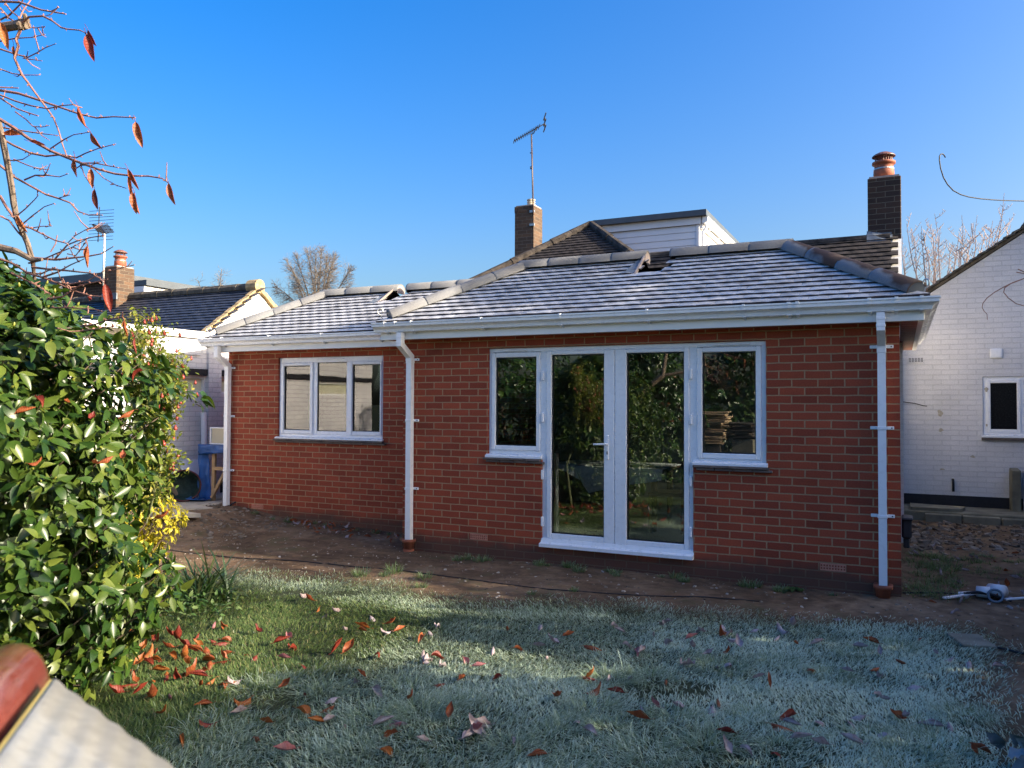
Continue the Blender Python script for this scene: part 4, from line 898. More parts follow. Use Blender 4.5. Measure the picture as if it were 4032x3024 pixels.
lawnA = np.clip(lawn_mask(XX, YY)/.5+.35, 0, 1)
G_ = npmesh('ground', np.stack([XX, YY, ZZ], -1).reshape(-1, 3), qd, None, [groundmat()], attrs={'lawn': lawnA.ravel()}); tag(G_, kind='structure', label='bare brown earth around the house')
# paving at left
MAT['slab'] = pm('pale_paving_slab', (.40, .36, .30), .85, .18, 4, .3, 60)
mm = M(); zt_ = .125
def slab(poly, th=.05, m=0): mm.prism([(x, y, zt_-th+random.uniform(-.004, .004)) for x, y in poly], (0, 0, th), m)
slab([(-8.62, -.50), (-8.15, -.12), (-8.75, .02), (-9.75, -.5)]); slab([(-8.78, .05), (-8.50, .42), (-9.15, .62), (-9.79, .10)]); slab([(-9.79, .13), (-9.17, .64), (-9.2, 1.3), (-9.79, 1.0)]); slab([(-9.19, .63), (-8.8, .55), (-8.75, 1.5), (-9.18, 1.5)]); slab([(-9.79, -1.3), (-9.2, -1.1), (-8.9, -.45), (-9.79, -.55)])
slab([(-9.79, 1.04), (-9.2, 1.34), (-9.2, 2.2), (-9.79, 2.2)]); slab([(-9.18, 1.53), (-8.72, 1.53), (-8.72, 2.6), (-9.18, 2.6)])
tag(mm.build('paving', MAT['slab'], fix=True), 'pale stone paving between outbuilding and extension', kind='structure')
mm = M(); MAT['concrete'] = pm('mossy_concrete', (.16, .15, .11), .9, .35, 5, .4, 50)
mm.box((-.0, 4.95, -.15), (4, 5.77, .085), 0, .012)
for k in range(9): mm.box((.3+k*.46, 4.83, -.15), (.3+k*.46+.44, 4.945, .055+random.uniform(-.01, .01)), 0, .01)
mm.prism([(.12, 4.98, .086), (.75, 5.0, .086), (.82, 5.35, .086), (.12, 5.5, .086)], (0, 0, .045))
tag(mm.build('path', MAT['concrete']), 'mossy raised concrete path along the right painted wall', kind='structure')
# rubble on the right-hand path
def stones(name, n, reg, smin, smax, mats, seed, lab):
    r = np.random.default_rng(seed); V = []; Fq = []
    base = np.array([(-1, -1, -1), (1, -1, -1), (1, 1, -1), (-1, 1, -1), (-1, -1, 1), (1, -1, 1), (1, 1, 1), (-1, 1, 1)], float); fc = np.array([(0, 3, 2, 1), (4, 5, 6, 7), (0, 1, 5, 4), (1, 2, 6, 5), (2, 3, 7, 6), (3, 0, 4, 7)])
    k = 0
    while k < n:
        x, y = r.uniform(reg[0], reg[1]), r.uniform(reg[2], reg[3]); 
        if reg[4] and r.random() > reg[4](x, y): continue
        s = smin*(smax/smin)**(r.random()**1.6); v = base*np.array([s, s*r.uniform(.5, .9), s*r.uniform(.18, .4)])*.5; v[4:, :2] *= r.uniform(.6, .9); v += r.normal(0, s*.07, v.shape)
        a = r.uniform(0, 6.28); R_ = np.array([[math.cos(a), -math.sin(a), 0], [math.sin(a), math.cos(a), 0], [0, 0, 1]]); t_ = r.normal(0, .18, 2); v[:, 2] += v[:, 0]*t_[0]+v[:, 1]*t_[1]
        v = v@R_.T+np.array([x, y, float(gz(x, y))+s*.07]); V.append(v); Fq.append(fc+8*k); k += 1
    o = npmesh(name, np.concatenate(V), np.concatenate(Fq), None, mats, smooth=False, attrs={'rnd': np.repeat(r.random(n), 8)}); tag(o, lab, kind='stuff'); return o
def stonemat(nm, cols):
    m = N(nm); a = m.n('ShaderNodeAttribute', attribute_name='rnd').outputs['Fac']; c = m.ramp(a, [(i/(len(cols)-1), c) for i, c in enumerate(cols)]); f = m.noise(m.pos(), 90, 3); c = m.mix(1, c, m.ramp(f, [(.3, (.7, .7, .7)), (.7, (1.2, 1.2, 1.2))]), 'MULTIPLY'); m.set(c, .9, m.bump(f, .4, .004)); return m.mat
stones('rubble', 1300, (.02, 3.2, 2.2, 4.9, lambda x, y: sstep(2.2, 3.4, np.array(y))), .02, .12, [stonemat('flint_rubble', [(.07, .05, .035), (.13, .10, .075), (.26, .22, .18)])], 5, 'stony rubble in front of the right painted wall')
stones('gravel', 2600, (-9, 1.6, -1.9, .8, lambda x, y: 1.0 if float(lawn_mask(x, y)) < 0 else .05), .008, .035, [stonemat('small_pebbles', [(.09, .065, .045), (.2, .16, .12), (.42, .38, .33)])], 6, 'small pebbles scattered over bare earth')
stones('hardcore', 380, (-8.9, -7.2, -.7, .8, None), .02, .07, [stonemat('hardcore_stone', [(.09, .068, .05), (.15, .12, .09), (.24, .2, .16)])], 9, 'broken stone beside the left downpipe')
# ================================================================ grass
def blades(P, L, W, az, bend, frost, tint, mat, name, lab, parent=None, kind='stuff'):
    n = len(P); NS = 5; dx = np.stack([np.cos(az), np.sin(az), np.zeros(n)], -1); sx = np.stack([-np.sin(az), np.cos(az), np.zeros(n)], -1)
    nv = 2*NS-1; V = np.zeros((n, nv, 3)); th0 = bend*rng.uniform(.1, .9, n); th1 = bend*rng.uniform(1.5, 2.6, n); sw = rng.normal(0, .35, n)*bend; c = P.astype(float).copy(); floor = P[:, 2]+.003
    for k in range(NS):
        t = k/(NS-1); th = th0+(th1-th0)*t**.8
        if k:
            st = (L/(NS-1))[:, None]; c = c+dx*(np.sin(th)[:, None]*st)+sx*((sw*t)[:, None]*st)+np.array([0, 0, 1.])*(np.cos(th)[:, None]*st); c[:, 2] = np.maximum(c[:, 2], floor+.004*k)
        wv = (W*(1-.5*t*t))[:, None]
        if k < NS-1: V[:, 2*k] = c-sx*wv; V[:, 2*k+1] = c+sx*wv
        else: V[:, 2*k] = c
    b = (np.arange(n)*nv)[:, None]
    q = np.concatenate([b+np.array([2*k, 2*k+1, 2*k+3, 2*k+2]) for k in range(NS-2)]); tr = b+np.array([2*NS-4, 2*NS-3, 2*NS-2])
    tt = np.tile(np.array([k/(NS-1) for k in range(NS-1) for _ in (0, 1)]+[1.]), n)
    o = npmesh(name, V.reshape(-1, 3), q, tr, [mat], parent, attrs={'frost': np.repeat(frost, nv), 'rnd': np.repeat(tint, nv), 'along': tt}); 
    if parent is None: tag(o, lab, kind=kind)
    return o
def grassmat():
    m = N('frosted_grass'); fr = m.n('ShaderNodeAttribute', attribute_name='frost').outputs['Fac']; rn = m.n('ShaderNodeAttribute', attribute_name='rnd').outputs['Fac']; al = m.n('ShaderNodeAttribute', attribute_name='along').outputs['Fac']
    g = m.ramp(rn, [(0, (.05, .10, .018)), (.6, (.11, .18, .03)), (.9, (.20, .22, .06)), (1, (.26, .21, .11))])
    f = m.math('MULTIPLY', fr, m.rr(al, .05, .75, .32, 1)); c = m.mix(f, g, (.66, .78, .63))
    m.set(c, .7, None, 0, .3)
    tl = m.n('ShaderNodeBsdfTranslucent'); m.l(c, tl.inputs[0]); mx = m.n('ShaderNodeMixShader'); mx.inputs[0].default_value = .42; m.l(m.p.outputs[0], mx.inputs[1]); m.l(tl.outputs[0], mx.inputs[2]); m.l(mx.outputs[0], m.out.inputs[0]); return m.mat
MAT['grass'] = grassmat()
def vis_ok(x, y, pad=.5):
    dx, dy = x-CAM[0], y-CAM[1]; d = dx*_F[0]+dy*_F[1]; a = dx*_R[0]+dy*_R[1]; return (d > 2.2) & (np.abs(a) < d*.70+pad)
NG = 420000
px = rng.uniform(-7.2, .75, NG); py = rng.uniform(-6.0, -.6, NG)
ms = lawn_mask(px, py); d_ = np.hypot(px-CAM[0], py-CAM[1])
bare = h2(px*1.3+4, py*1.3-2)+.5*h2(px*3, py*3+1)
dens = np.clip((ms+.22)/.62, 0, 1)**1.3*np.clip((bare+.95)/.35, .12, 1)*np.clip(1.25-.12*(d_-3.2), .42, 1)
keep = (ms > -.25) & vis_ok(px, py) & (rng.random(NG) < dens)
px, py, ms = px[keep], py[keep], ms[keep]; n = len(px)
tuft = np.clip(h2(px*.9+1, py*1.1)*.6+h2(px*2.3, py*2.1+3)*.55, -1, 1); tr_ = np.clip(tuft, 0, 1)
L = (.022+.024*rng.random(n)+.050*tr_*rng.random(n)+.02*np.clip(-(py+3.6), 0, 1)); W = .0016+.0011*rng.random(n)
az = 3.2*h2(px*.7+2, py*.8)+2.5*h2(px*1.9, py*2.3+4)+rng.normal(0, 1.0, n); bend = np.clip(.70+.24*rng.normal(0, 1, n)+.15*tr_, .05, 1.2)
fz = np.clip(.78+.11*(px+2.2)+.35*h2(px*.8, py*.9+5)*.6-.95*sstep(-2.7, -3.7, px)*sstep(-2.0, -2.7, py)+.25*rng.normal(0, 1, n)-.35*np.clip(.25-ms, 0, .4), .05, 1)
blades(np.stack([px, py, gz(px, py)-.004], -1), L, W, az, bend, fz, np.clip(rng.random(n)**1.3, 0, 1), MAT['grass'], 'grass', 'frosted lawn grass with green patches at left')
print('grass blades', n)
# long arching tussocks
def tussocks(cs, nb, L0, name, lab, fr=(.25, .85), spread=.12, wd=.0019, bd=.95):
    P, LL, WW, AZ, BE, FR, RN = [], [], [], [], [], [], []
    for (x, y, s) in cs:
        k = int(nb*s); a = rng.uniform(0, 6.28, k); rr_ = spread*s*np.sqrt(rng.random(k)); xx, yy = x+rr_*np.cos(a), y+rr_*np.sin(a)
        P.append(np.stack([xx, yy, gz(xx, yy)-.004], -1)); LL.append(L0*s*(.5+.7*rng.random(k))); WW.append(wd*(.7+.6*rng.random(k))); AZ.append(a+rng.normal(0, .7, k)); BE.append(np.clip(rng.normal(bd, .22, k), .1, 1.25)); FR.append(rng.uniform(fr[0], fr[1], k)); RN.append(rng.random(k)*.6)
    c = np.concatenate; return blades(c(P), c(LL), c(WW), c(AZ), c(BE), c(FR), c(RN), MAT['grass'], name, lab)
tp = []
for (u, v) in ((1250, 1560), (1330, 1590), (1180, 1600), (1290, 1540), (960, 1520), (900, 1540), (860, 1490), (1010, 1515), (560, 1500), (620, 1480), (700, 1500), (760, 1620), (1450, 1560), (1520, 1600), (1620, 1560), (1600, 1500), (1750, 1590), (1880, 1600), (1980, 1560), (1420, 1470), (1560, 1450), (1500, 1620), (1700, 1630), (2050, 1620), (1300, 1480), (480, 1560), (430, 1600), (520, 1610), (800, 1565), (1100, 1620), (1860, 1410), (1930, 1400), (1690, 1440), (1800, 1470), (1390, 1625), (1240, 1640), (2090, 1540), (1950, 1640)):
    p = onplane(2, -.1, u*K, v*K); tp.append((p[0]+rng.normal(0, .03), p[1]+rng.normal(0, .03), rng.uniform(.75, 1.35)))
tussocks(tp, 230, .125, 'long_grass', 'longer arching frosted grass tufts in the lawn')
wp = []
for (u, v, s) in ((850, 1238, 1.1), (915, 1250, .9), (780, 1244, 1.0), (830, 1245, .6), (910, 1268, .7), (1150, 1285, .5), (1240, 1280, .5), (1330, 1245, .5)): p = onplane(2, -.1, u*K, v*K); wp.append((p[0], p[1], s))
for k in range(26): wp.append((rng.uniform(-4.6, -.4), -.10-rng.random()**2*.18, rng.uniform(.4, .9)))
for k in range(12): wp.append((rng.uniform(-8.2, -5.3), .75-rng.random()**2*.15, rng.uniform(.3, .8)))
tussocks(wp, 110, .10, 'weeds', 'thin green weeds growing along the foot of the brick wall', (0, .35), .08, .0022, .5)
sp_ = [(rng.uniform(.08, .5), rng.uniform(.1, 2.4), rng.uniform(.5, 1.2)) for k in range(45)]+[(rng.uniform(.1, 1.5), rng.uniform(1.2, 2.6), rng.uniform(.3, .7)) for k in range(50)]
tussocks(sp_, 70, .10, 'rough_grass', 'dark rough grass beside the right-hand side of the extension', (0, .25), .12, .002, .7)
# ================================================================ leaves and shrubs
def leafproto(L=1., W=.42, fold=.25, curl=.25, n=5, tip=1.6, wav=0, sd=0):
    """leaf along +x, unit length; returns verts, quads (grid n x 3)"""
    r = np.random.default_rng(sd); V = []
    for i in range(n+1):
        t = i/n; w_ = W*(math.sin(math.pi*min(t**.8, 1))**.85)*(1-.25*t**tip)+(.012 if i else .006)
        if i == n: w_ = .004
        zc = -curl*t*t
        for s in (-1, 0, 1): V.append((t*L*(1-.12*curl*t), s*w_*.5, zc+abs(s)*fold*w_*.5+wav*math.sin(t*9+s*1.3)*w_*.3*(1 if s else 0)))
    q = [(i*3+s, i*3+3+s, i*3+4+s, i*3+1+s) for i in range(n) for s in (0, 1)]
    return np.array(V), np.array(q)
def scatter(protos, P, D, UPV, S, name, mat, parent, rnd=None, smooth=True):
    """place leaf prototypes at P, along D, face normal towards UPV, size S"""
    P = np.asarray(P); D = np.asarray(D, float); D /= np.linalg.norm(D, axis=1)[:, None]; Y_ = np.cross(np.asarray(UPV, float), D); Y_ /= np.maximum(np.linalg.norm(Y_, axis=1), 1e-6)[:, None]; Z_ = np.cross(D, Y_)
    S = np.asarray(S); pid = rng.integers(0, len(protos), len(P)); Vs, Qs, Rn = [], [], []; base = 0
    rnd = rng.random(len(P)) if rnd is None else rnd
    for k, (v, q) in enumerate(protos):
        ix = np.where(pid == k)[0]
        if not len(ix): continue
        w_ = (v[None, :, 0:1]*D[ix][:, None]+v[None, :, 1:2]*Y_[ix][:, None]+v[None, :, 2:3]*Z_[ix][:, None])*S[ix][:, None, None]+P[ix][:, None]
        Vs.append(w_.reshape(-1, 3)); Qs.append((q[None]+(np.arange(len(ix))*len(v))[:, None, None]+base).reshape(-1, 4)); base += len(ix)*len(v); Rn.append(np.repeat(rnd[ix], len(v)))
    return npmesh(name, np.concatenate(Vs), np.concatenate(Qs), None, [mat], parent, smooth, attrs={'rnd': np.concatenate(Rn)})
def unit(v): return v/np.maximum(np.linalg.norm(v, axis=-1, keepdims=True), 1e-9)
MAT['camellia'] = leafmat('camellia_leaf', (.011, .034, .008), (.038, .076, .011), (.10, .13, .022), .34, .20, 25, .36)
def bush(root, cen, prof, nclus, per, size, mat, protos, seed, squash=(1, 1), shell=.45, name='crown', face=None, namp=.14):
    r = np.random.default_rng(seed); cen = np.array(cen); zs, rs = zip(*prof)
    P, D, UP, S, RN = [], [], [], [], []; tips = []
    k = 0
    while k < nclus:
        z = r.uniform(zs[0], zs[-1]); R_ = np.interp(z, zs, rs)
        if r.random() > (R_/max(rs))**.8+.05: continue
        a = r.uniform(0, 2*math.pi); lump = 1+namp*math.sin(3*a+z*4+seed)+namp*.8*math.sin(5*a-z*6.5+1)+namp*.6*math.sin(z*11+2*a)
        if face is not None and math.cos(a-face) < -.35 and r.random() < .6: continue
        q = 1-shell*r.random()**2.2; rad = R_*lump*q
        p = cen+np.array([math.cos(a)*rad*squash[0], math.sin(a)*rad*squash[1], z])
        i = np.clip(np.searchsorted(zs, z), 1, len(zs)-1); sl = -(rs[i]-rs[i-1])/(zs[i]-zs[i-1]+1e-6)
        nrm = unit(np.array([math.cos(a), math.sin(a), np.clip(sl, -.6, 1.4)+.25])+r.normal(0, .35, 3)); tips.append((p, nrm, cen+np.array([math.cos(a)*rad*.5*squash[0], math.sin(a)*rad*.5*squash[1], max(.1, z-.35)])))
        ref = unit(np.cross(nrm, r.normal(0, 1, 3))); bi = np.cross(nrm, ref); m_ = r.integers(max(2, per-2), per+2)
        for j in range(m_):
            an = j*2.4+r.uniform(-.4, .4); back = -.03*j/m_
            d = unit(ref*math.cos(an)+bi*math.sin(an)+nrm*r.uniform(-.1, .75)); d[2] -= .22
            P.append(p+nrm*back*1.5+d*.012); D.append(d); UP.append(unit(nrm+np.array([0, 0, .45])+r.normal(0, .42, 3))); S.append(size*r.uniform(.65, 1.15)); RN.append(np.clip(r.normal(.5, .3), 0, 1))
        k += 1
    scatter(protos, np.array(P), np.array(D), np.array(UP), np.array(S), name, mat, root, np.array(RN)); return tips
def woody(root, tips, base, n, r0, mat, name='trunk', seed=1, rt=.003):
    r = random.Random(seed); mm = M(); base = Vector(base)
    for k in range(6):
        p, nrm, ins = tips[r.randrange(len(tips))]; mm.tube([base+Vector((r.uniform(-.12, .12), r.uniform(-.12, .12), 0)), base.lerp(Vector(ins), .45)+Vector((r.uniform(-.1, .1), 0, .1)), Vector(ins)], [r0, r0*.6, r0*.3], 6)
    for p, nrm, ins in r.sample(tips, min(n, len(tips))):
        p = Vector(p); ins = Vector(ins); mm.tube([ins, ins.lerp(p, .6)+Vector((0, 0, -.02)), p+Vector(nrm)*.01], [rt*2.2, rt*1.5, rt], 4, cap=False)
    return mm.build(name, mat, root)
cam_protos = [leafproto(1, .46, .30, .22, 6, sd=1), leafproto(1, .42, .45, .10, 6), leafproto(1, .50, .2, .38, 6), leafproto(1, .44, .38, -.05, 6)]
bc = camspace(-3.07, 4.42, 0)
CB = thing('camellia_bush', (bc.x, bc.y, -.1), 'big glossy green camellia bush with yellow buds filling the left foreground', 'bush')
prof = [(-.02, .66), (.15, .86), (.5, 1.0), (.85, 1.02), (1.15, 1.06), (1.4, 1.06), (1.65, 1.01), (1.9, .86), (2.1, .62), (2.3, .32), (2.42, .06)]
tips = bush(CB, (bc.x, bc.y, 0), prof, 3500, 5, .096, MAT['camellia'], cam_protos, 11, namp=.13, shell=.55)
bush(CB, (bc.x, bc.y, 0), [(z_, r_*.72) for z_, r_ in prof[:-1]], 1500, 5, .11, MAT['camellia'], cam_protos, 19, namp=.10, shell=.55, name='inner_foliage')
woody(CB, tips, (bc.x, bc.y, -.1), 420, .035, MAT['bark'], 'trunk')
# pointed buds
rb = random.Random(3); mm = M(); prof_b = [(0, 0), (.006, .006), (.0075, .014), (.004, .024), (0, .029)]
for p, nrm, ins in rb.sample(tips, 520):
    c = Vector(p)+Vector(nrm)*.012; n0 = len(mm.v); mm.lathe(prof_b, (0, 0, 0), 5); q = Vector(nrm).to_track_quat('Z', 'Y')
    for i in range(n0, len(mm.v)): mm.v[i] = tuple(q @ Vector(mm.v[i])+c)
bo = mm.build('buds', leafmat('yellow_green_bud', (.22, .24, .04), (.34, .33, .08), None, .45, .1), CB, smooth=True)
cr_ = next(o for o in CB.children if o.name.startswith('crown')); bm = bmesh.new(); bm.from_mesh(cr_.data); nf = len(bm.faces); bm.from_mesh(bo.data); bm.faces.ensure_lookup_table()
for f_ in bm.faces[nf:]: f_.material_index = 1
cr_.data.materials.append(bo.data.materials[0]); bm.to_mesh(cr_.data); bm.free(); bpy.data.objects.remove(bo)
# fallen cherry leaves caught in the bush
def cherryleafmat(nm, a, b_, rough=.5, frost=0, tr=.3):
    m = N(nm); o = m.obj(); w_ = m.n('ShaderNodeTexWave', wave_type='BANDS', bands_direction='X'); m.l(o, w_.inputs['Vector']); w_.inputs['Scale'].default_value = 26; w_.inputs['Distortion'].default_value = 2.5
    f = m.noise(o, 22, 3); c = m.ramp(f, [(.3, a), (.7, b_)]); c = m.mix(m.rr(w_.outputs['Fac'], .75, 1, 0, .35), c, tuple(x*.5 for x in a))
    if frost: c = m.mix(m.rr(m.noise(o, 30, 3), .35, .6, frost*.5, frost), c, (.50, .50, .53))
    m.set(c, rough, m.bump(w_.outputs['Fac'], .25, .003), 0, .35)
    tl = m.n('ShaderNodeBsdfTranslucent'); m.l(c, tl.inputs[0]); mx = m.n('ShaderNodeMixShader'); mx.inputs[0].default_value = tr; m.l(m.p.outputs[0], mx.inputs[1]); m.l(tl.outputs[0], mx.inputs[2]); m.l(mx.outputs[0], m.out.inputs[0]); return m.mat
CL = {'red': cherryleafmat('deep_red_leaf', (.14, .018, .013), (.24, .042, .022)), 'orange': cherryleafmat('orange_leaf', (.27, .075, .018), (.38, .14, .035)), 'brown': cherryleafmat('russet_leaf', (.22, .05, .02), (.36, .11, .035)),
      'frosted': cherryleafmat('frosted_leaf', (.16, .06, .05), (.22, .10, .08), .7, .55, .1), 'rosy': cherryleafmat('frosty_pink_leaf', (.26, .03, .04), (.34, .06, .05), .6, .25, .2)}
def leafmesh(nm, mat, L, W, fold, curl, wav, seed, sol=.0012):
    r = random.Random(seed); n, wN = 9, 4; vs = []; fs = []
    for i in range(n+1):
        t = i/n; w_ = W*(math.sin(math.pi*min(1, t**.85))**.8)*(1-.2*t)+.002
        if i == n: w_ = .0015
        for s in range(-wN//2, wN//2+1):
            u = s/(wN/2); x = t*L; y = u*w_/2*math.cos(fold*abs(u)*1.1); z = abs(u)*math.sin(min(1.5, fold*abs(u)*1.2))*w_/2+wav*math.sin(t*8+u*2+seed)*w_*.25*abs(u)
            a = curl*t*1.6; R_ = L/(curl*1.6) if abs(curl) > .02 else 1e6
            xx = R_*math.sin(a) if abs(curl) > .02 else x; zz = (R_*(1-math.cos(a)) if abs(curl) > .02 else 0)
            vs.append((xx-z*math.sin(a), y, zz+z*math.cos(a)))
    k = wN+1
    for i in range(n):
        for j in range(wN): fs.append((i*k+j, (i+1)*k+j, (i+1)*k+j+1, i*k+j+1))
    mm = M(); mm.add(vs, fs); mm.tube([(-.022, 0, .004), (-.01, 0, .001), (.002, 0, .0)], [.0012, .001, .0009], 4)
    me = bpy.data.meshes.new(nm); me.from_pydata(mm.v, [], mm.f); me.materials.append(mat); me.polygons.foreach_set('use_smooth', [True]*len(me.polygons)); me.update(); return me
FM = {k: [leafmesh('fallen_leaf', m, .115, .062, fo, cu, wv, sd) for sd, (fo, cu, wv) in enumerate(((1.2, .45, .4), (.6, 1.0, .6), (1.7, .25, .3), (.8, -.8, .6)))] for k, m in CL.items()}
LABF = {'red': ('deep red curled cherry leaf lying in the lawn grass', 'red leaves on the lawn'), 'orange': ('bright orange cherry leaf lying in the lawn grass', 'orange leaves on the lawn'), 'brown': ('russet brown cherry leaf lying in the lawn grass', 'russet leaves on the lawn'),
        'frosted': ('pale frost-covered curled leaf lying in the frosty lawn', 'frosted leaves on the lawn'), 'rosy': ('rosy leaf with white frosted edge lying in the lawn', 'rosy frosted leaves on the lawn')}
rl = random.Random(21)
def putleaf(x, y, z, kind, label, group, s=1, rot=None, parent=None, name='fallen_leaf'):
    o = bpy.data.objects.new(name, rl.choice(FM[kind])); COL.objects.link(o)
    o.location = (x, y, z); o.rotation_euler = rot or (rl.uniform(-.4, .4)+(math.pi if rl.random() < .4 else 0), rl.uniform(-.35, .35), rl.uniform(0, 6.28)); o.scale = (s,)*3
    tag(o, label, 'leaf', group); return o
LP = [(690,1310,'o'),(705,1327,'f'),(735,1318,'f'),(775,1360,'o'),(800,1357,'o'),(830,1347,'b'),(850,1362,'b'),(625,1405,'r'),(600,1420,'y'),(650,1437,'r'),(590,1392,'r'),(620,1368,'y'),(565,1370,'r'),(555,1418,'r'),(715,1413,'r'),(740,1412,'b'),(820,1410,'r'),(930,1418,'r'),(912,1425,'b'),(1000,1420,'y'),(1018,1440,'y'),(938,1480,'r'),(1085,1462,'r'),(1255,1465,'r'),(1263,1470,'o'),(1350,1500,'r'),(868,1560,'y'),(848,1555,'f'),(590,1560,'o'),(640,1533,'o'),(535,1530,'f'),(470,1560,'r'),(460,1520,'b'),(450,1467,'r'),(465,1470,'o'),(500,1473,'r'),(520,1475,'f'),(390,1590,'o'),(370,1510,'y'),(395,1425,'o'),(440,1410,'b'),(455,1385,'r'),(440,1395,'o'),(490,1350,'b'),(465,1345,'y'),(270,1500,'r'),(300,1480,'r'),(330,1470,'o'),(310,1430,'r'),(350,1430,'o'),(415,1395,'r'),(430,1370,'r'),(385,1378,'r'),(320,1380,'b'),(1020,1580,'y'),(1040,1590,'f'),(1060,1570,'f'),(1150,1395,'f'),(1210,1392,'f'),(1320,1352,'f'),(1370,1402,'y'),(1395,1400,'f'),(1430,1350,'f'),(1450,1345,'f'),(1430,1530,'y'),(1550,1515,'b'),(1540,1530,'f'),(1590,1590,'r'),(1720,1545,'r'),(1830,1560,'f'),(1870,1550,'f'),(1500,1440,'f'),(1470,1440,'f'),(1600,1400,'f'),(1570,1380,'f'),(1640,1360,'f'),(1750,1390,'f'),(1840,1390,'f'),(1700,1365,'f'),(1520,1365,'f'),(1480,1380,'y'),(1665,1490,'b'),(1760,1560,'f'),(1960,1555,'b'),(1990,1480,'f'),(1670,1630,'r'),(1690,1560,'f'),(1890,1500,'f'),(700,1560,'o'),(745,1565,'f'),(800,1330,'f'),(660,1290,'f'),(680,1300,'b'),(1110,1400,'b'),(1180,1420,'f'),(950,1440,'f'),(990,1470,'b'),(1440,1470,'b'),(1260,1395,'b'),(600,1490,'b'),(660,1500,'r'),(560,1600,'b'),(640,1620,'y'),(820,1620,'o'),(340,1545,'o'),(360,1455,'o'),(400,1460,'r'),(290,1440,'o'),(335,1410,'r'),(410,1440,'o'),(380,1400,'b'),(1800,1330,'f'),(1710,1350,'f'),(1560,1350,'f'),(1405,1560,'b'),(1200,1500,'b'),(1920,1590,'f'),(2040,1570,'f'),(2060,1420,'f'),(1760,1450,'b'),(1480,1530,'f'),(1260,1575,'f')]
KD = {'r': 'red', 'o': 'orange', 'b': 'brown', 'f': 'frosted', 'y': 'rosy'}
for u, v, k in LP:
    p = onplane(2, -.07, u*K, v*K); k = KD[k]
    if lawn_mask(p[0], p[1]) < -.05: p[2] = float(gz(p[0], p[1]))+.012
    else: p[2] = float(gz(p[0], p[1]))+.036+.012*rl.random()
    putleaf(p[0], p[1], p[2]-.006, k, *LABF[k], s=rl.uniform(.8, 1.2))
for i in range(38):
    u, v = 215+rl.random()**.8*330, 1370+rl.random()*150; p = onplane(2, -.07, u*K, v*K); putleaf(p[0], p[1], float(gz(p[0], p[1]))+.022+.02*rl.random(), *((k, *LABF[k]) for k in [rl.choice(('red', 'orange', 'brown', 'brown', 'red'))]).__next__(), s=rl.uniform(.8, 1.25))
for i in range(70):
    u, v = 700+rl.random()*1450, 1340+rl.random()*300; p = onplane(2, -.07, u*K, v*K)
    if lawn_mask(p[0], p[1]) > 0: k = rl.choice(('frosted', 'frosted', 'brown', 'frosted')); putleaf(p[0], p[1], float(gz(p[0], p[1]))+.026+.015*rl.random(), k, *LABF[k], s=rl.uniform(.6, 1.1))
for i in range(46):
    x = -5.4-rl.random()**.8*2.0; y = .72-rl.random()**1.4*.55; putleaf(x, y, float(gz(x, y))+.012+.03*rl.random(), rl.choice(('brown', 'brown', 'frosted')), 'dry brown leaf in the heap at the foot of the set-back wall', 'dead leaves heaped by the wall', rl.uniform(.6, .95), name='dead_leaf')
for i in range(60):
    x = .1+rl.random()*1.6; y = -.4+rl.random()*3.6; putleaf(x, y, float(gz(x, y))+.012, rl.choice(('brown', 'frosted', 'frosted')), 'pale brown dead leaf on the earth path right of the extension', 'dead leaves on the right path', rl.uniform(.55, 1.0), name='dead_leaf')
for (u, v) in ((75, 858), (195, 905), (440, 1420 if False else 590), (290, 885), (310, 800), (245, 985), (150, 870), (60, 1000), (30, 895), (190, 640), (210, 1000), (265, 990), (330, 1120)):
    if u > 335: continue
    p = atdepth(rl.uniform(3.55, 3.75), u*K, v*K); putleaf(p[0], p[1], p[2], rl.choice(('brown', 'red', 'brown')), 'reddish cherry leaf caught among the camellia leaves', 'leaves caught in the camellia', rl.uniform(.55, .85), name='caught_leaf')
# ---- rose with hips
pr = atdepth(5.3, 330*K, 800*K); RS = thing('rose_bush', (pr[0]-.25, pr[1], -.1), 'rambling rose with red hips and small yellow-green leaves beside the camellia', 'bush')
rs_ = np.random.default_rng(5); mm = M(); P, D, UP, S = [], [], [], []; hips = []
ends = [(395, 815, 5.3), (400, 845, 5.4), (390, 870, 5.3), (372, 780, 5.4), (345, 760, 5.3), (330, 790, 5.2), (310, 720, 5.4), (285, 725, 5.2), (300, 840, 5.2), (345, 850, 5.2), (360, 900, 5.3), (355, 935, 5.0), (350, 925, 5.0), (385, 985, 4.9), (375, 1000, 4.9), (345, 880, 5.1), (320, 690, 5.4), (355, 720, 5.5), (270, 700, 5.3), (335, 950, 5.1), (380, 800, 5.5), (365, 830, 5.2), (335, 830, 5.4), (310, 770, 5.1), (290, 790, 5.2), (375, 865, 5.5), (325, 880, 5.3), (395, 790, 5.2)]
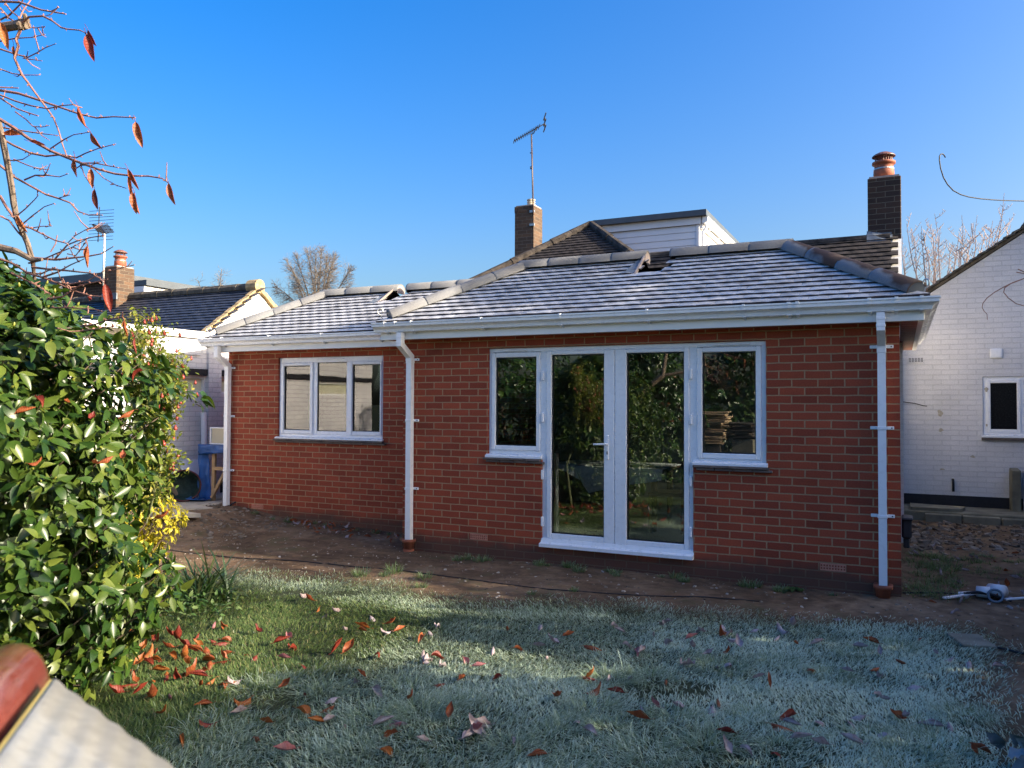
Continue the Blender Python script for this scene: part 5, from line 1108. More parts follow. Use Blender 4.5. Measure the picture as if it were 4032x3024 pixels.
for (u, v, d_) in ends:
    e = Vector(atdepth(d_, u*K, v*K)); b_ = Vector(atdepth(d_-.1, (u*.55+110)*K, (v+130)*K)); md = b_.lerp(e, .5)+Vector((0, 0, .12)); pts = [b_, b_.lerp(md, .5)+Vector((0, 0, .05)), md, md.lerp(e, .5)+Vector((0, 0, .05)), e]; mm.tube(pts, [.006, .005, .004, .003, .002], 5)
    for k in range(44):
        t = rs_.uniform(.15, 1)*3.99; i = int(t); p = pts[i].lerp(pts[i+1], t-i); dd = Vector(rs_.normal(0, 1, 3)).normalized()
        q = p+dd*rs_.uniform(.02, .11); mm.tube([p, q], .0012, 3, cap=False)
        for j in range(4): P.append(q+Vector(rs_.normal(0, .018, 3))); D.append(rs_.normal(0, 1, 3)); UP.append(rs_.normal(0, .6, 3)+np.array([.3, 0, 1])); S.append(rs_.uniform(.022, .042))
    hips.append(e)
    for k in range(2): t = rs_.uniform(.5, 1); p = md.lerp(e, t)+Vector(rs_.normal(0, .05, 3)); mm.tube([md.lerp(e, t), p], .0015, 3); hips.append(p)
mm.tube([(pr[0]-.25, pr[1], -.1), (pr[0]-.3, pr[1]+.05, .6), Vector(atdepth(5.2, 240*K, 950*K))], [.018, .014, .008], 6)
mm.build('stems', pm('green_rose_stem', (.10, .11, .045), .6, .25, 20, 0), RS)
scatter([leafproto(1, .5, .2, .2, 3)], np.array(P), np.array(D), np.array(UP), np.array(S), 'foliage', leafmat('rose_leaf', (.07, .12, .02), (.16, .19, .03), (.30, .26, .05), .45, .35, 30, .4), RS)
MAT['hip'] = pm('rose_hip', (.26, .04, .03), .35, .3, 20, .05, 40, .5)
for h in hips:
    a = M(); r_ = rl.uniform(.009, .014); a.lathe([(0, -r_*1.1), (r_*.7, -r_*.8), (r_, 0), (r_*.7, r_*.8), (r_*.25, r_*1.1), (.004, r_*1.3), (.006, r_*1.8), (0, r_*1.3)], h, 8); a.build('rose_hip', MAT['hip'], RS, smooth=True)
# ---- yellow choisya
pc = onplane(2, -.1, 335*K, 1290*K); pc = (pc[0]-.66, pc[1]+.02)
CH = thing('yellow_shrub', (pc[0], pc[1], -.1), 'bright yellow leaved shrub at the right foot of the camellia bush', 'shrub')
cp = [leafproto(1, .40, .2, .2, 4), leafproto(1, .36, .3, .35, 4)]
tips2 = bush(CH, (pc[0], pc[1], 0), [(-.05, .36), (.2, .46), (.5, .48), (.8, .40), (1.05, .28), (1.22, .08)], 820, 7, .074, leafmat('yellow_shrub_leaf', (.24, .23, .03), (.44, .37, .03), (.54, .44, .05), .42, .3, 30, .4), cp, 4, shell=.6, namp=.22)
woody(CH, tips2, (pc[0], pc[1], -.1), 120, .018, MAT['bark'], 'trunk')
tips3 = bush(CB, (pc[0]+.05, pc[1]-.25, 0), [(-.05, .34), (.2, .42), (.45, .30), (.7, .05)], 150, 5, .07, MAT['camellia'], cam_protos, 14, name='lower_foliage')
# ---- strap leaved clump and low greenery
ps = onplane(2, -.1, 450*K, 1305*K)
def straps(root, c, n, L, wd, sp, mat, seed, name):
    r = np.random.default_rng(seed); P = np.array(c)+np.stack([r.normal(0, sp, n), r.normal(0, sp, n), np.zeros(n)], -1); az = r.uniform(0, 6.28, n)
    return blades(P, L*r.uniform(.55, 1.15, n), wd*r.uniform(.7, 1.2, n), az, np.clip(r.normal(.72, .22, n), .1, 1.2), np.zeros(n), r.random(n), mat, name, None, root)
MAT['strap'] = leafmat('strap_leaf', (.010, .032, .010), (.025, .06, .018), (.10, .12, .05), .4, .2, 40, .5)
ST = thing('strap_leaved_plant', (ps[0], ps[1], -.1), 'dark green clump of arching strap leaves on the lawn edge', 'plant'); straps(ST, (ps[0]-.12, ps[1]+.05, -.1), 260, .50, .0085, .10, MAT['strap'], 3, 'leaves'); straps(ST, (ps[0]-.42, ps[1]-.1, -.1), 130, .34, .007, .09, MAT['strap'], 5, 'leaves')
MAT['herb'] = leafmat('low_herb_leaf', (.03, .075, .02), (.06, .12, .03), (.14, .18, .07), .5, .25, 40, .4)
pq = onplane(2, -.1, 400*K, 1320*K); GC = thing('low_plant', (pq[0], pq[1], -.1), 'low green leafy ground plant between yellow shrub and strap-leaved clump', 'plant')
n = 420; rr2 = np.random.default_rng(8); P = np.stack([pq[0]+rr2.normal(0, .30, n), pq[1]+rr2.normal(0, .20, n), -.09+.13*rr2.random(n)], -1); scatter([leafproto(1, .5, .2, .3, 3)], P, rr2.normal(0, 1, (n, 3))+np.array([0, 0, .2]), rr2.normal(0, .4, (n, 3))+np.array([0, 0, 1]), rr2.uniform(.03, .065, n), 'leaves', MAT['herb'], GC)
pq = onplane(2, -.1, 1712*K, 1275*K); GD = thing('dock_plant', (pq[0], pq[1], -.1), 'small broad-leaved weed on the bare earth under the right wall', 'plant')
n = 9; P = np.tile(np.array([[pq[0], pq[1], float(gz(pq[0], pq[1]))+.01]]), (n, 1)); an = np.arange(n)*2.4; scatter([leafproto(1, .45, .2, .35, 5)], P, np.stack([np.cos(an), np.sin(an), .35+0*an], -1), np.tile([[0, 0, 1.]], (n, 1)), np.full(n, .11), 'leaves', MAT['herb'], GD)
# ================================================================ cherry tree (bare, left foreground)
tb = camspace(-3.9, 4.5, -.1)
CT = thing('cherry_tree', tb, 'nearly bare cherry tree at the left edge with a few hanging red leaves', 'tree')
A_ = lambda x, y: (x/1.6587, y/1.6587); Bc = lambda x, y: (x/1.508, 900+y/1.508); Cc = lambda x, y: (x/2.5525, 850+y/2.5525)
def trace(pts, cf, d0, d1): n = len(pts); return [Vector(atdepth(d0+(d1-d0)*i/max(1, n-1), *cf(*p))) for i, p in enumerate(pts)]
mm = M(); tw = M(); rt_ = random.Random(12)
tb_ = Vector(tb); L1 = Vector(atdepth(3.1, *A_(-140, 190))); L2 = Vector(atdepth(3.0, *A_(-180, 880))); L3 = Vector(atdepth(3.1, *Bc(-160, 90))); top = Vector(atdepth(3.2, *A_(-260, -500)))
mm.tube([tb_, tb_+Vector((.03, 0, .7)), Vector(atdepth(3.4, *Bc(-420, 300))), Vector(atdepth(3.35, *A_(-420, 900))), Vector(atdepth(3.3, *A_(-380, 200))), top], [.075, .06, .045, .03, .02, .012], 9)
mm.tube([Vector(atdepth(3.3, *A_(-390, 260))), L1, *trace([(0, 185), (60, 172), (110, 165), (150, 158), (180, 165)], A_, 3.0, 2.95)], [.035, .03, .020, .018, .018, .022, .014], 8)
for k in range(5): p = Vector(atdepth(2.95, *A_(150+rt_.uniform(-40, 30), 160+rt_.uniform(-25, 35)))); mm.tube([p, p+Vector((rt_.uniform(-.02, .02), rt_.uniform(-.02, .02), rt_.uniform(-.01, .03)))], [.013, .006], 6)
mm.tube([Vector(atdepth(3.35, *A_(-420, 900))), L2, *trace([(0, 800), (15, 900), (35, 1000), (55, 1100), (75, 1220), (90, 1330), (110, 1430), (140, 1500), (180, 1590), (205, 1680)], A_, 3.0, 3.0), *trace([(195, 200), (205, 300)], Bc, 3.0, 3.05)], [.03, .02]+[.0115]*6+[.010]*4+[.008, .006], 7)
mm.tube([Vector(atdepth(3.4, *Bc(-420, 300))), L3, *trace([(0, 112), (100, 135), (190, 185), (250, 185)], Bc, 3.0, 2.95)], [.03, .018, .014, .012, .009, .006], 7)
mm.build('trunk', pm('cherry_bark', (.16, .12, .09), .75, .4, 22, .35, 90), CT)
TWG = []
def tpath(pts, cf, d0, d1, r0, r1):
    q = trace(pts, cf, d0, d1); n = len(q) if False else len(q); r0 *= .72; r1 *= .72; tw.tube(q, [r0+(r1-r0)*i/(n-1) for i in range(n)], 6); TWG.append(q)
    # spurs / buds
    for i in range(n-1):
        L = (q[i+1]-q[i]).length
        for k in range(int(L/.035)):
            p = q[i].lerp(q[i+1], rt_.random()); d = Vector((rt_.gauss(0, 1), rt_.gauss(0, 1), rt_.gauss(.3, 1))).normalized(); e = rt_.uniform(.006, .014); tw.tube([p, p+d*e*.6, p+d*e], [.0022, .0028, .0008], 4)
for pts, d0, d1, r0, r1 in (
 ([(-60, 0), (0, 10), (130, 15), (200, 40), (270, 65), (330, 75), (430, 92)], 3.0, 2.8, .007, .003), ([(330, 75), (385, 48)], 2.85, 2.8, .003, .002),
 ([(120, 170), (190, 110), (280, 105), (340, 135), (400, 180), (440, 190), (520, 197), (560, 215)], 2.95, 2.8, .006, .0025),
 ([(135, 190), (105, 260), (120, 300), (95, 380), (130, 460), (145, 490), (190, 550), (240, 620), (300, 700), (350, 770), (385, 860), (410, 950), (440, 1030)], 2.95, 2.9, .008, .003),
 ([(-60, 580), (0, 590), (120, 610), (230, 645), (330, 680), (420, 710), (520, 745), (630, 770), (740, 762), (885, 768)], 3.1, 2.75, .008, .0028),
 ([(0, 620), (100, 660), (200, 690), (310, 710), (400, 690), (490, 682), (512, 698)], 3.0, 2.8, .005, .002),
 ([(-60, 740), (0, 780), (100, 840), (180, 900), (250, 940), (330, 985), (440, 1030), (530, 1065), (640, 1105), (750, 1135), (860, 1148), (970, 1150), (1060, 1165), (1100, 1195)], 3.0, 2.7, .011, .0025),
 ([(530, 1065), (620, 1065), (720, 1085), (830, 1105)], 2.85, 2.75, .004, .002), ([(330, 970), (420, 910), (480, 880), (590, 862)], 2.9, 2.8, .004, .002),
 ([(0, 900), (90, 950), (200, 1000), (300, 1020), (400, 1010), (500, 1030), (560, 1000), (640, 970), (755, 940)], 3.1, 2.85, .007, .0022),
 ([(-40, 1050), (0, 1080), (100, 1160), (200, 1215), (300, 1270), (380, 1295), (460, 1325), (510, 1380), (580, 1405), (670, 1405)], 3.1, 2.9, .008, .0025),
 ([(380, 1295), (460, 1272)], 3, 2.95, .003, .002), ([(160, 1175), (230, 1145), (310, 1145), (390, 1155), (445, 1135)], 3.0, 2.9, .005, .002),
 ([(110, 1410), (170, 1360), (230, 1300), (250, 1275)], 3.0, 2.9, .004, .002), ([(140, 1470), (210, 1410), (290, 1350), (355, 1328)], 3.0, 2.9, .004, .002), ([(200, 1490), (270, 1478), (340, 1476)], 3.0, 2.9, .003, .002),
 ([(0, 1280), (40, 1350), (90, 1420), (130, 1470), (200, 1490), (280, 1530), (360, 1570), (440, 1590)], 3.1, 2.9, .008, .003), ([(0, 1410), (60, 1440), (120, 1520), (170, 1570)], 3.0, 3.0, .005, .004),
 ([(440, 1590), (490, 1540), (560, 1500), (600, 1485)], 2.95, 2.9, .003, .002), ([(360, 1690), (440, 1600), (500, 1575), (600, 1550), (690, 1535)], 2.95, 2.85, .005, .002),
 ([(0, 130), (60, 100), (100, 60), (140, 20), (165, -40)], 3.1, 3.0, .006, .003), ([(0, 320), (90, 350), (180, 375), (240, 345), (300, 310), (365, 285)], 3.05, 2.95, .005, .002), ([(150, 380), (220, 390), (275, 398)], 3, 2.95, .003, .002),
 ([(0, 270), (100, 250), (200, 245), (295, 225)], 3.1, 3, .004, .002), ([(0, 450), (80, 480), (150, 490), (255, 490)], 3.05, 3.0, .004, .002), ([(190, 180), (240, 182), (295, 173)], 2.95, 2.9, .003, .002),
 ([(100, 730), (170, 780), (215, 825), (270, 830), (320, 820)], 3.0, 2.95, .004, .002), ([(0, 640), (110, 710), (180, 735), (250, 757)], 3.0, 2.95, .005, .003), ([(0, 570), (120, 575)], 3, 3, .004, .003),
 ([(90, 1040), (170, 1075), (240, 1100), (320, 1108)], 3.0, 2.95, .004, .002), ([(0, 830), (120, 850), (250, 870), (380, 885)], 3.1, 3.0, .005, .002), ([(30, 1040), (90, 1050), (150, 1040), (215, 1000)], 3.0, 2.95, .004, .002),
 ([(525, 1070), (550, 1140), (590, 1205)], 2.85, 2.8, .003, .002), ([(610, 1100), (680, 1165), (760, 1210), (825, 1230)], 2.8, 2.75, .003, .002), ([(0, 50), (60, 120), (130, 160)], 3.05, 2.98, .005, .004), ([(20, 0), (70, 70), (120, 110), (130, 160)], 3.05, 2.98, .004, .004), ([(200, 0), (150, 70), (120, 140)], 3, 2.95, .003, .004)):
    tpath(pts, A_, d0, d1, r0, r1)
for pts, d0, d1, r0, r1 in (
 ([(0, 110), (100, 130), (200, 175), (330, 185), (420, 175), (520, 165), (600, 150), (675, 105)], 3.1, 2.95, .009, .002), ([(170, 205), (240, 190), (330, 150), (430, 110), (520, 60)], 3.0, 2.9, .005, .002), ([(190, 230), (280, 240), (400, 250), (540, 265), (600, 300), (622, 330)], 3.0, 2.8, .006, .002),
 ([(150, 260), (250, 290), (340, 260), (420, 215), (500, 180)], 3.0, 2.9, .007, .002), ([(250, 290), (330, 320), (420, 330), (520, 310), (620, 250)], 3.0, 2.9, .005, .002), ([(330, 320), (440, 370), (540, 400), (640, 405)], 3.0, 2.9, .005, .002), ([(280, 420), (370, 405), (470, 340), (560, 320), (640, 300)], 3.0, 2.9, .006, .002),
 ([(300, 470), (420, 470), (560, 480), (605, 490)], 3.0, 2.9, .004, .002), ([(480, 580), (560, 570), (650, 540), (725, 525), (740, 545)], 3.0, 2.85, .005, .002), ([(470, 610), (580, 595), (700, 575)], 3.0, 2.9, .004, .002), ([(400, 150), (450, 160), (510, 80), (520, 100)], 2.95, 2.85, .003, .002), ([(640, 255), (720, 235), (800, 215)], 3, 2.9, .003, .002),
 ([(0, 180), (80, 210), (160, 260), (240, 270), (330, 230)], 3.1, 3.0, .008, .003), ([(60, 260), (140, 300), (220, 340), (300, 390)], 3.1, 3.0, .006, .003), ([(340, 40), (330, 90), (300, 140)], 3, 3, .003, .003), ([(480, 60), (470, 130), (520, 120)], 2.95, 2.9, .002, .002)):
    tpath(pts, Bc, d0, d1, r0, r1)
for k in range(60): # small side twigs
    q = rt_.choice(TWG); i = rt_.randrange(len(q)-1); p = q[i].lerp(q[i+1], rt_.random()); d = Vector((rt_.gauss(.3, 1), rt_.gauss(0, 1), rt_.gauss(.2, .7))).normalized(); L = rt_.uniform(.03, .09); tw.tube([p, p+d*L*.5+Vector((0, 0, -.008)), p+d*L], [.0026, .002, .0012], 5)
tw.build('twigs', MAT['twig'], CT)
def hang(cf, x0, y0, x1, y1, d_, kind):
    a, b_ = Vector(atdepth(d_, *cf(x0, y0))), Vector(atdepth(d_, *cf(x1, y1))); v = b_-a; me = leafmesh('leaf', CL[kind], v.length, v.length*.38, rt_.uniform(.5, 1.1), rt_.uniform(-.25, .25), .35, rt_.randrange(99))
    o = bpy.data.objects.new('leaf', me); COL.objects.link(o); o.parent = CT
    x = v.normalized(); n_ = (Vector((-F2[0], -F2[1], -F2[2]))*1.0+Vector((rt_.uniform(-.7, .7), rt_.uniform(-.7, .7), rt_.uniform(-.3, .3)))); y = n_.cross(x).normalized(); z = x.cross(y)
    o.matrix_local = Matrix.Translation(a-Vector(CT.location)) @ Matrix((x, y, z)).transposed().to_4x4()
for a in ((565, 225, 632, 425, 2.8, 'red'), (575, 195, 622, 300, 2.8, 'red'), (512, 695, 572, 838, 2.8, 'brown'), (885, 795, 922, 960, 2.75, 'brown'), (592, 862, 655, 978, 2.8, 'brown'), (490, 1030, 500, 1160, 2.85, 'brown'), (592, 1100, 615, 1240, 2.8, 'brown'), (618, 1235, 640, 1372, 2.8, 'red'), (838, 1105, 912, 1245, 2.75, 'brown'), (838, 1150, 858, 1290, 2.74, 'orange'), (865, 1255, 885, 1395, 2.74, 'brown'), (880, 1260, 910, 1400, 2.76, 'brown'), (1102, 1195, 1137, 1338, 2.7, 'brown'), (5, 150, 55, 325, 2.9, 'orange'), (90, 300, 98, 385, 2.95, 'orange'), (110, 1405, 195, 1520, 2.98, 'orange'), (200, 925, 300, 950, 2.9, 'brown'), (10, 880, 150, 870, 3.0, 'brown')): hang(A_, *a)
for a in ((522, 98, 545, 240, 2.9, 'brown'), (622, 328, 656, 498, 2.8, 'red'), (738, 545, 765, 640, 2.85, 'brown'), (800, 650, 815, 745, 2.85, 'red')): hang(Bc, *a)
# ================================================================ foreground: panel and clay tile close to the camera
def cF(x, y): return (x/3.0722, 2500+y/3.0722)
PA = Vector(atdepth(.62, *cF(655, 525))); PB = Vector(atdepth(.50, *cF(2260, 1720))); PC = Vector(atdepth(.36, *cF(-420, 2000)))
ux = (PB-PA); uy = (PC-PA); nz = ux.cross(uy).normalized()
if nz.z < 0: nz = -nz
PL = thing('fluted_panel', tuple((PA+PB)/2-Vector((0, 0, .1))), 'pale cream fluted plastic panel, out of focus at the bottom left corner', 'panel')
mm = M(); nx_ = 90; ny_ = 3; vs = []
for j in range(ny_+1):
    for i in range(nx_+1):
        t, s2 = i/nx_*1.5, j/ny_*1.2; z = .0006*math.sin(i*2*math.pi/10); vs.append(PA+ux*t+uy*s2+nz*z)
n1 = len(vs); vs += [v-nz*.010 for v in vs]
w_ = nx_+1; fs = [(j*w_+i, j*w_+i+1, (j+1)*w_+i+1, (j+1)*w_+i) for j in range(ny_) for i in range(nx_)]; fs += [(n1+a, n1+d, n1+c, n1+b) for a, b, c, d in fs]
for i in range(nx_): fs.append((i, n1+i, n1+i+1, i+1)); k = ny_*w_; fs.append((k+i, k+i+1, n1+k+i+1, n1+k+i))
for j in range(ny_): fs.append((j*w_, (j+1)*w_, n1+(j+1)*w_, n1+j*w_)); k = nx_; fs.append((j*w_+k, n1+j*w_+k, n1+(j+1)*w_+k, (j+1)*w_+k))
mp = N('cream_fluted_plastic'); f = mp.noise(mp.obj(), 90, 3); mp.set(mp.ramp(f, [(.3, (.25, .245, .215)), (.7, (.32, .315, .28))]), .35, mp.bump(f, .3, .003), 0, .5); mm.add(vs, fs); mm.build('sheet', mp.mat, PL, smooth=True, fix=True)
mm = M(); mm.tube([PA-nz*.004, PA+uy*.6-nz*.004, PA+uy*1.2-nz*.004], .0035, 6); mm.build('edge_strip', pm('yellow_edge', (.55, .42, .10), .6, .1, 20, 0), PL)
TA = Vector(atdepth(.66, *cF(120, 560))); TD = uy.normalized(); TS = ux.normalized()
TL = thing('clay_tile', tuple(TA-Vector((0, 0, .1))), 'rounded glossy red clay tile, out of focus at the left bottom edge', 'tile')
mm = M(); pts = [TA+TD*(-.052+.0)-nz*.01]; R0 = .050
vs = []; fs = []; sgn = 14; rows = [(-.052, .55), (-.048, .80), (-.038, .95), (-.02, 1.0), (.1, 1.0), (.5, 1.0)]
for (l, k) in rows:
    for i in range(sgn+1):
        a = math.pi*i/sgn*1.0; vs.append(TA+TD*l-TS*math.cos(a)*R0*k*1.0+nz*(math.sin(a)*R0*k*.55-.012))
for j in range(len(rows)-1):
    for i in range(sgn): fs.append((j*(sgn+1)+i, j*(sgn+1)+i+1, (j+1)*(sgn+1)+i+1, (j+1)*(sgn+1)+i))
fs.append(tuple(range(sgn+1))); mm.add(vs, fs); o = mm.build('tile_body', pm('glazed_red_clay', (.17, .042, .03), .14, .15, 30, 0, 60, .9), TL, smooth=True)
md = o.modifiers.new('solid', 'SOLIDIFY'); md.thickness = .008
# ================================================================ clutter at left
MAT['tarp'] = pm('blue_tarpaulin', (.012, .075, .26), .38, .3, 7, .6, 14, .5, bdist=.02)
x0, x1, y0, y1, zt1, zb = -9.30, -8.73, .93, 1.45, .945, .13
TP = thing('blue_tarpaulin', (-9.05, 1.1, .12), 'crumpled blue tarpaulin draped over the timber trestle behind the left downpipe', 'tarpaulin')
rt2 = np.random.default_rng(3)
def sheet(f, nu, nv, amp, seed, name, parent):
    r = np.random.default_rng(seed); U_, V_ = np.meshgrid(np.linspace(0, 1, nu), np.linspace(0, 1, nv)); X_, Y_, Z_ = f(U_, V_); ph = r.uniform(0, 6, 8)
    w1 = amp*(np.sin(U_*9+V_*4+ph[0])+.6*np.sin(V_*14-U_*6+ph[1])+.4*np.sin(U_*23+V_*17+ph[2])); X_ = X_+w1*.5; Y_ = Y_+w1*.7; Z_ = Z_+w1*.35
    ix = np.arange(nu*nv).reshape(nv, nu); q = np.stack([ix[:-1, :-1], ix[:-1, 1:], ix[1:, 1:], ix[1:, :-1]], -1).reshape(-1, 4)
    o = npmesh(name, np.stack([X_, Y_, Z_], -1).reshape(-1, 3), q, None, [MAT['tarp']], parent); s_ = o.modifiers.new('s', 'SOLIDIFY'); s_.thickness = .006; return o
sheet(lambda u, v: (x0+(x1-x0)*u, y0-.02+(y1-y0)*v, zt1+0*u), 18, 14, .008, 1, 'top', TP)
sheet(lambda u, v: (x0+(x1-x0)*u, y0-.025+0*u, zt1-.15*v*(1-.35*u)), 18, 7, .008, 2, 'front_fold', TP)
sheet(lambda u, v: (x0-.02+.14*u+.05*v, y0-.04+.1*u, zt1-v*(zt1-zb-.02)), 12, 26, .014, 3, 'side_drape', TP)
sheet(lambda u, v: (x0+.1+(x1-x0-.1)*u, y1-.1+0*u, zt1-v*(zt1-zb)), 12, 14, .012, 4, 'back_drape', TP)
sheet(lambda u, v: (x0-.42+.62*u, y0-.16+.26*v+.05*np.sin(u*7), zb+.035+.035*np.sin(u*11+v*3)*np.sin(v*3.1)), 30, 14, .014, 6, 'trailing_end', TP)
TR = thing('timber_trestle', (-9, 1.0, .12), 'rough timber trestle with diagonal brace under the blue tarpaulin', 'trestle')
for (a, b_, wd, nm) in (((-9.10, 1.0, .12), (-9.09, 1.0, .93), .06, 'leg'), ((-8.74, 1.0, .12), (-8.74, 1.0, .93), .06, 'leg'), ((-9.07, .965, .60), (-8.70, .965, .60), .05, 'rail'), ((-9.09, .96, .17), (-8.80, .955, .60), .045, 'brace'), ((-9.08, 1.3, .20), (-8.7, 1.3, .20), .1, 'rail')):
    q = M(); q.beam(a, b_, wd, .04, 0, (0, 1, 0), .003); q.build(nm, MAT['newwood'], TR)
CX = thing('cream_box', (-9.0, 1.0, .95), 'shallow cream box lid standing on the blue tarpaulin beside the downpipe', 'box')
MAT['cream'] = pm('cream_plastic', (.52, .46, .33), .5, .06, 4, .03, 30)
q = M(); q.box((-9.175, 1.02, .962), (-8.72, 1.04, 1.185)); q.build('panel', MAT['cream'], CX)
q = M(); q.box((-9.19, 1.0, .95), (-9.172, 1.06, 1.20)); q.box((-9.172, 1.0, 1.183), (-8.72, 1.06, 1.20)); q.box((-9.172, 1.0, .95), (-8.72, 1.06, .965)); q.build('rim', MAT['upvc'], CX)
q = M(); a = Vector((XG+.30, 1.05, .125)); q.prism([(XG+.32, .93, .13), (XG+.30, 1.36, .13), (XG+.06, 1.42, .68), (XG+.08, .90, .69)], (.02, 0, .008)); tag(q.build('white_board', MAT['white_clad'], fix=True), 'larger white board leaning on the white outbuilding wall left of the tarpaulin', 'board')
q = M(); q.prism([(XG+.37, 1.08, .13), (XG+.36, 1.38, .13), (XG+.235, 1.40, .43), (XG+.245, 1.06, .43)], (.018, 0, .006)); tag(q.build('white_board', MAT['white_clad'], fix=True), 'smaller white board leaning in front of the larger white board', 'board')
q = M(); q.beam((XG+.28, .72, .12), (XG+.05, .52, .84), .11, .03, 0, (1, 0, 0), .003); tag(q.build('timber_plank', pm('grey_brown_plank', (.17, .13, .10), .85, .25, 9, .3, 60)), 'grey brown plank leaning on the white wall behind the round garden bag', 'plank')
q = M(); q.tube([(XG+.08, 1.42, .2), (XG+.055, 1.40, 1.41)], .045, 14); tag(q.build('white_pipe', MAT['upvc']), 'length of white plastic pipe standing upright against the outbuilding pier', 'pipe')
GB = thing('garden_bag', (XG+.35, .78, .12), 'round dark green collapsible garden bag lying on its side on the paving', 'bag')
MAT['bag'] = pm('dark_green_fabric', (.012, .03, .026), .7, .4, 9, .6, 25, bdist=.02); MAT['bagrim'] = pm('maroon_piping', (.09, .015, .02), .7, .3, 20, 0)
ax = Vector((.75, -.62, .12)).normalized(); cen = Vector((XG+.36, .76, .345)); s1 = ax.cross(Vector((0, 0, 1))).normalized(); s2_ = s1.cross(ax)
vs = []; fs = []; nr = 28; rows = [(0, .06), (.02, .0), (.14, -.03), (.205, .0), (.225, .05), (.215, .10), (.20, -.05), (.17, -.12), (.08, -.15), (0, -.15)]
rows = [(.0, -.10), (.09, -.095), (.15, -.07), (.195, .0), (.213, .10), (.225, .12), (.235, .10), (.225, .0), (.205, -.12), (.10, -.15), (0, -.155)]
for (r_, h) in rows:
    for k in range(nr): a = 2*math.pi*k/nr; wv = 1+.035*math.sin(5*a+h*20); vs.append(cen+s1*math.cos(a)*r_*wv+s2_*math.sin(a)*r_*wv*.98+ax*(h+.012*math.sin(7*a+r_*30)))
for j in range(len(rows)-1):
    for k in range(nr): k2 = (k+1) % nr; fs.append((j*nr+k, j*nr+k2, (j+1)*nr+k2, (j+1)*nr+k))
q = M(); q.add(vs, fs); q.build('body', MAT['bag'], GB, smooth=True)
q = M(); q.tube([cen+s1*math.cos(a)*.227+s2_*math.sin(a)*.223+ax*.12 for a in [2*math.pi*k/28 for k in range(29)]], .009, 6); q.build('rim', MAT['bagrim'], GB, smooth=True)
# black cable by left downpipe, hose over the earth
def gpath(uv, h=.012): return [Vector((p[0], p[1], float(gz(p[0], p[1]))+h)) for p in [onplane(2, -.1, u*K, v*K) for u, v in uv]]
q = M(); q.tube(gpath([(310, 1180), (360, 1187), (420, 1197), (520, 1207), (640, 1213), (760, 1225), (860, 1233), (1000, 1250), (1080, 1262), (1180, 1276), (1300, 1284), (1400, 1290), (1520, 1292), (1640, 1300)], .006), .0055, 6); tag(q.build('garden_hose', MAT['black'], smooth=True), 'thin black hose trailing across the bare earth in front of the extension', 'hose')
q = M(); q.tube([(-8.46, .80, .16), (-8.52, .78, .13), (-8.57, .75, .06), (-8.58, .73, .0)], .012, 6); tag(q.build('cable_end', MAT['black'], smooth=True), 'black cable poking from the wall foot beside the left downpipe', 'cable')
# right-hand clutter
q = M(); q.box((.005, 1.75, .15), (.10, 2.0, .36), 0, .02); q.box((.02, 1.78, .05), (.08, 1.96, .15), 0, .01); q.box((.004, 1.72, .345), (.115, 2.03, .375), 0, .012); tag(q.build('drain_box', pm('dark_grey_plastic', (.03, .036, .045), .45, .2, 9, .05, 40)), 'dark grey plastic box low on the right side wall of the extension', 'box')
SLB = M(); SLB.obox((1.455, 5.62, .37), (.115, .30, .60), Matrix.Rotation(.05, 3, 'X'), 0, .01); tag(SLB.build('concrete_slab', MAT['concrete']), 'brown concrete slab standing on edge against the right painted wall', 'slab')
q = M(); q.obox((2.0, 5.55, .36), (.92, .06, .58), Matrix.Rotation(-.07, 3, 'X'), 0, .006); tag(q.build('grey_board', pm('grey_lilac_board', (.34, .33, .36), .7, .06, 3, .05, 30)), 'pale grey board propped beside the concrete slab at the right edge', 'board')
ph_ = onplane(2, -.06, 2140*K, 1288*K); hx, hy, hz_ = ph_[0], ph_[1], float(gz(ph_[0], ph_[1]))
MAT['whitetube'] = pm('white_wrapped_tube', (.60, .62, .66), .4, .1, 8, .1, 30)
WR = thing('wrapped_offcut', (hx, hy, hz_), 'bundle of white plastic offcuts and coiled strap on the earth path at right', 'offcut')
q = M(); q.tube([(hx-.10, hy+.05, hz_+.055), (hx+.0, hy+.03, hz_+.06)], .048, 12); q.tube([(hx+.0, hy+.10, hz_+.07), (hx+.10, hy+.02, hz_+.075)], [.055, .06], 12); q.build('tube', MAT['whitetube'], WR, smooth=True)
q = M(); q.tube([Vector((hx+.03, hy-.06, hz_+.055))+Vector((math.cos(a)*.055, math.sin(a)*.02, math.sin(a)*.048)) for a in [k*.5 for k in range(26)]], .010, 6); q.build('coil', pm('blue_grey_strap', (.12, .15, .19), .5, .2, 20, 0), WR, smooth=True)
q = M()
for a, b_, wd in (((-.36, -.16, .004), (-.12, .02, .03), .035), ((-.24, .03, .02), (-.12, .02, .04), .05), ((.10, -.05, .02), (.46, .12, .05), .03)): q.beam((hx+a[0], hy+a[1], hz_+a[2]+.012), (hx+b_[0], hy+b_[1], hz_+b_[2]+.012), wd, .012, 0)
q.build('strip', MAT['whitetube'], WR); q = M(); q.tube([(hx-.2, hy-.02, hz_+.04), (hx-.1, hy+.0, hz_+.06), (hx, hy, hz_+.05), (hx+.15, hy-.03, hz_+.02)], .014, 6); q.build('band', MAT['black'], WR)
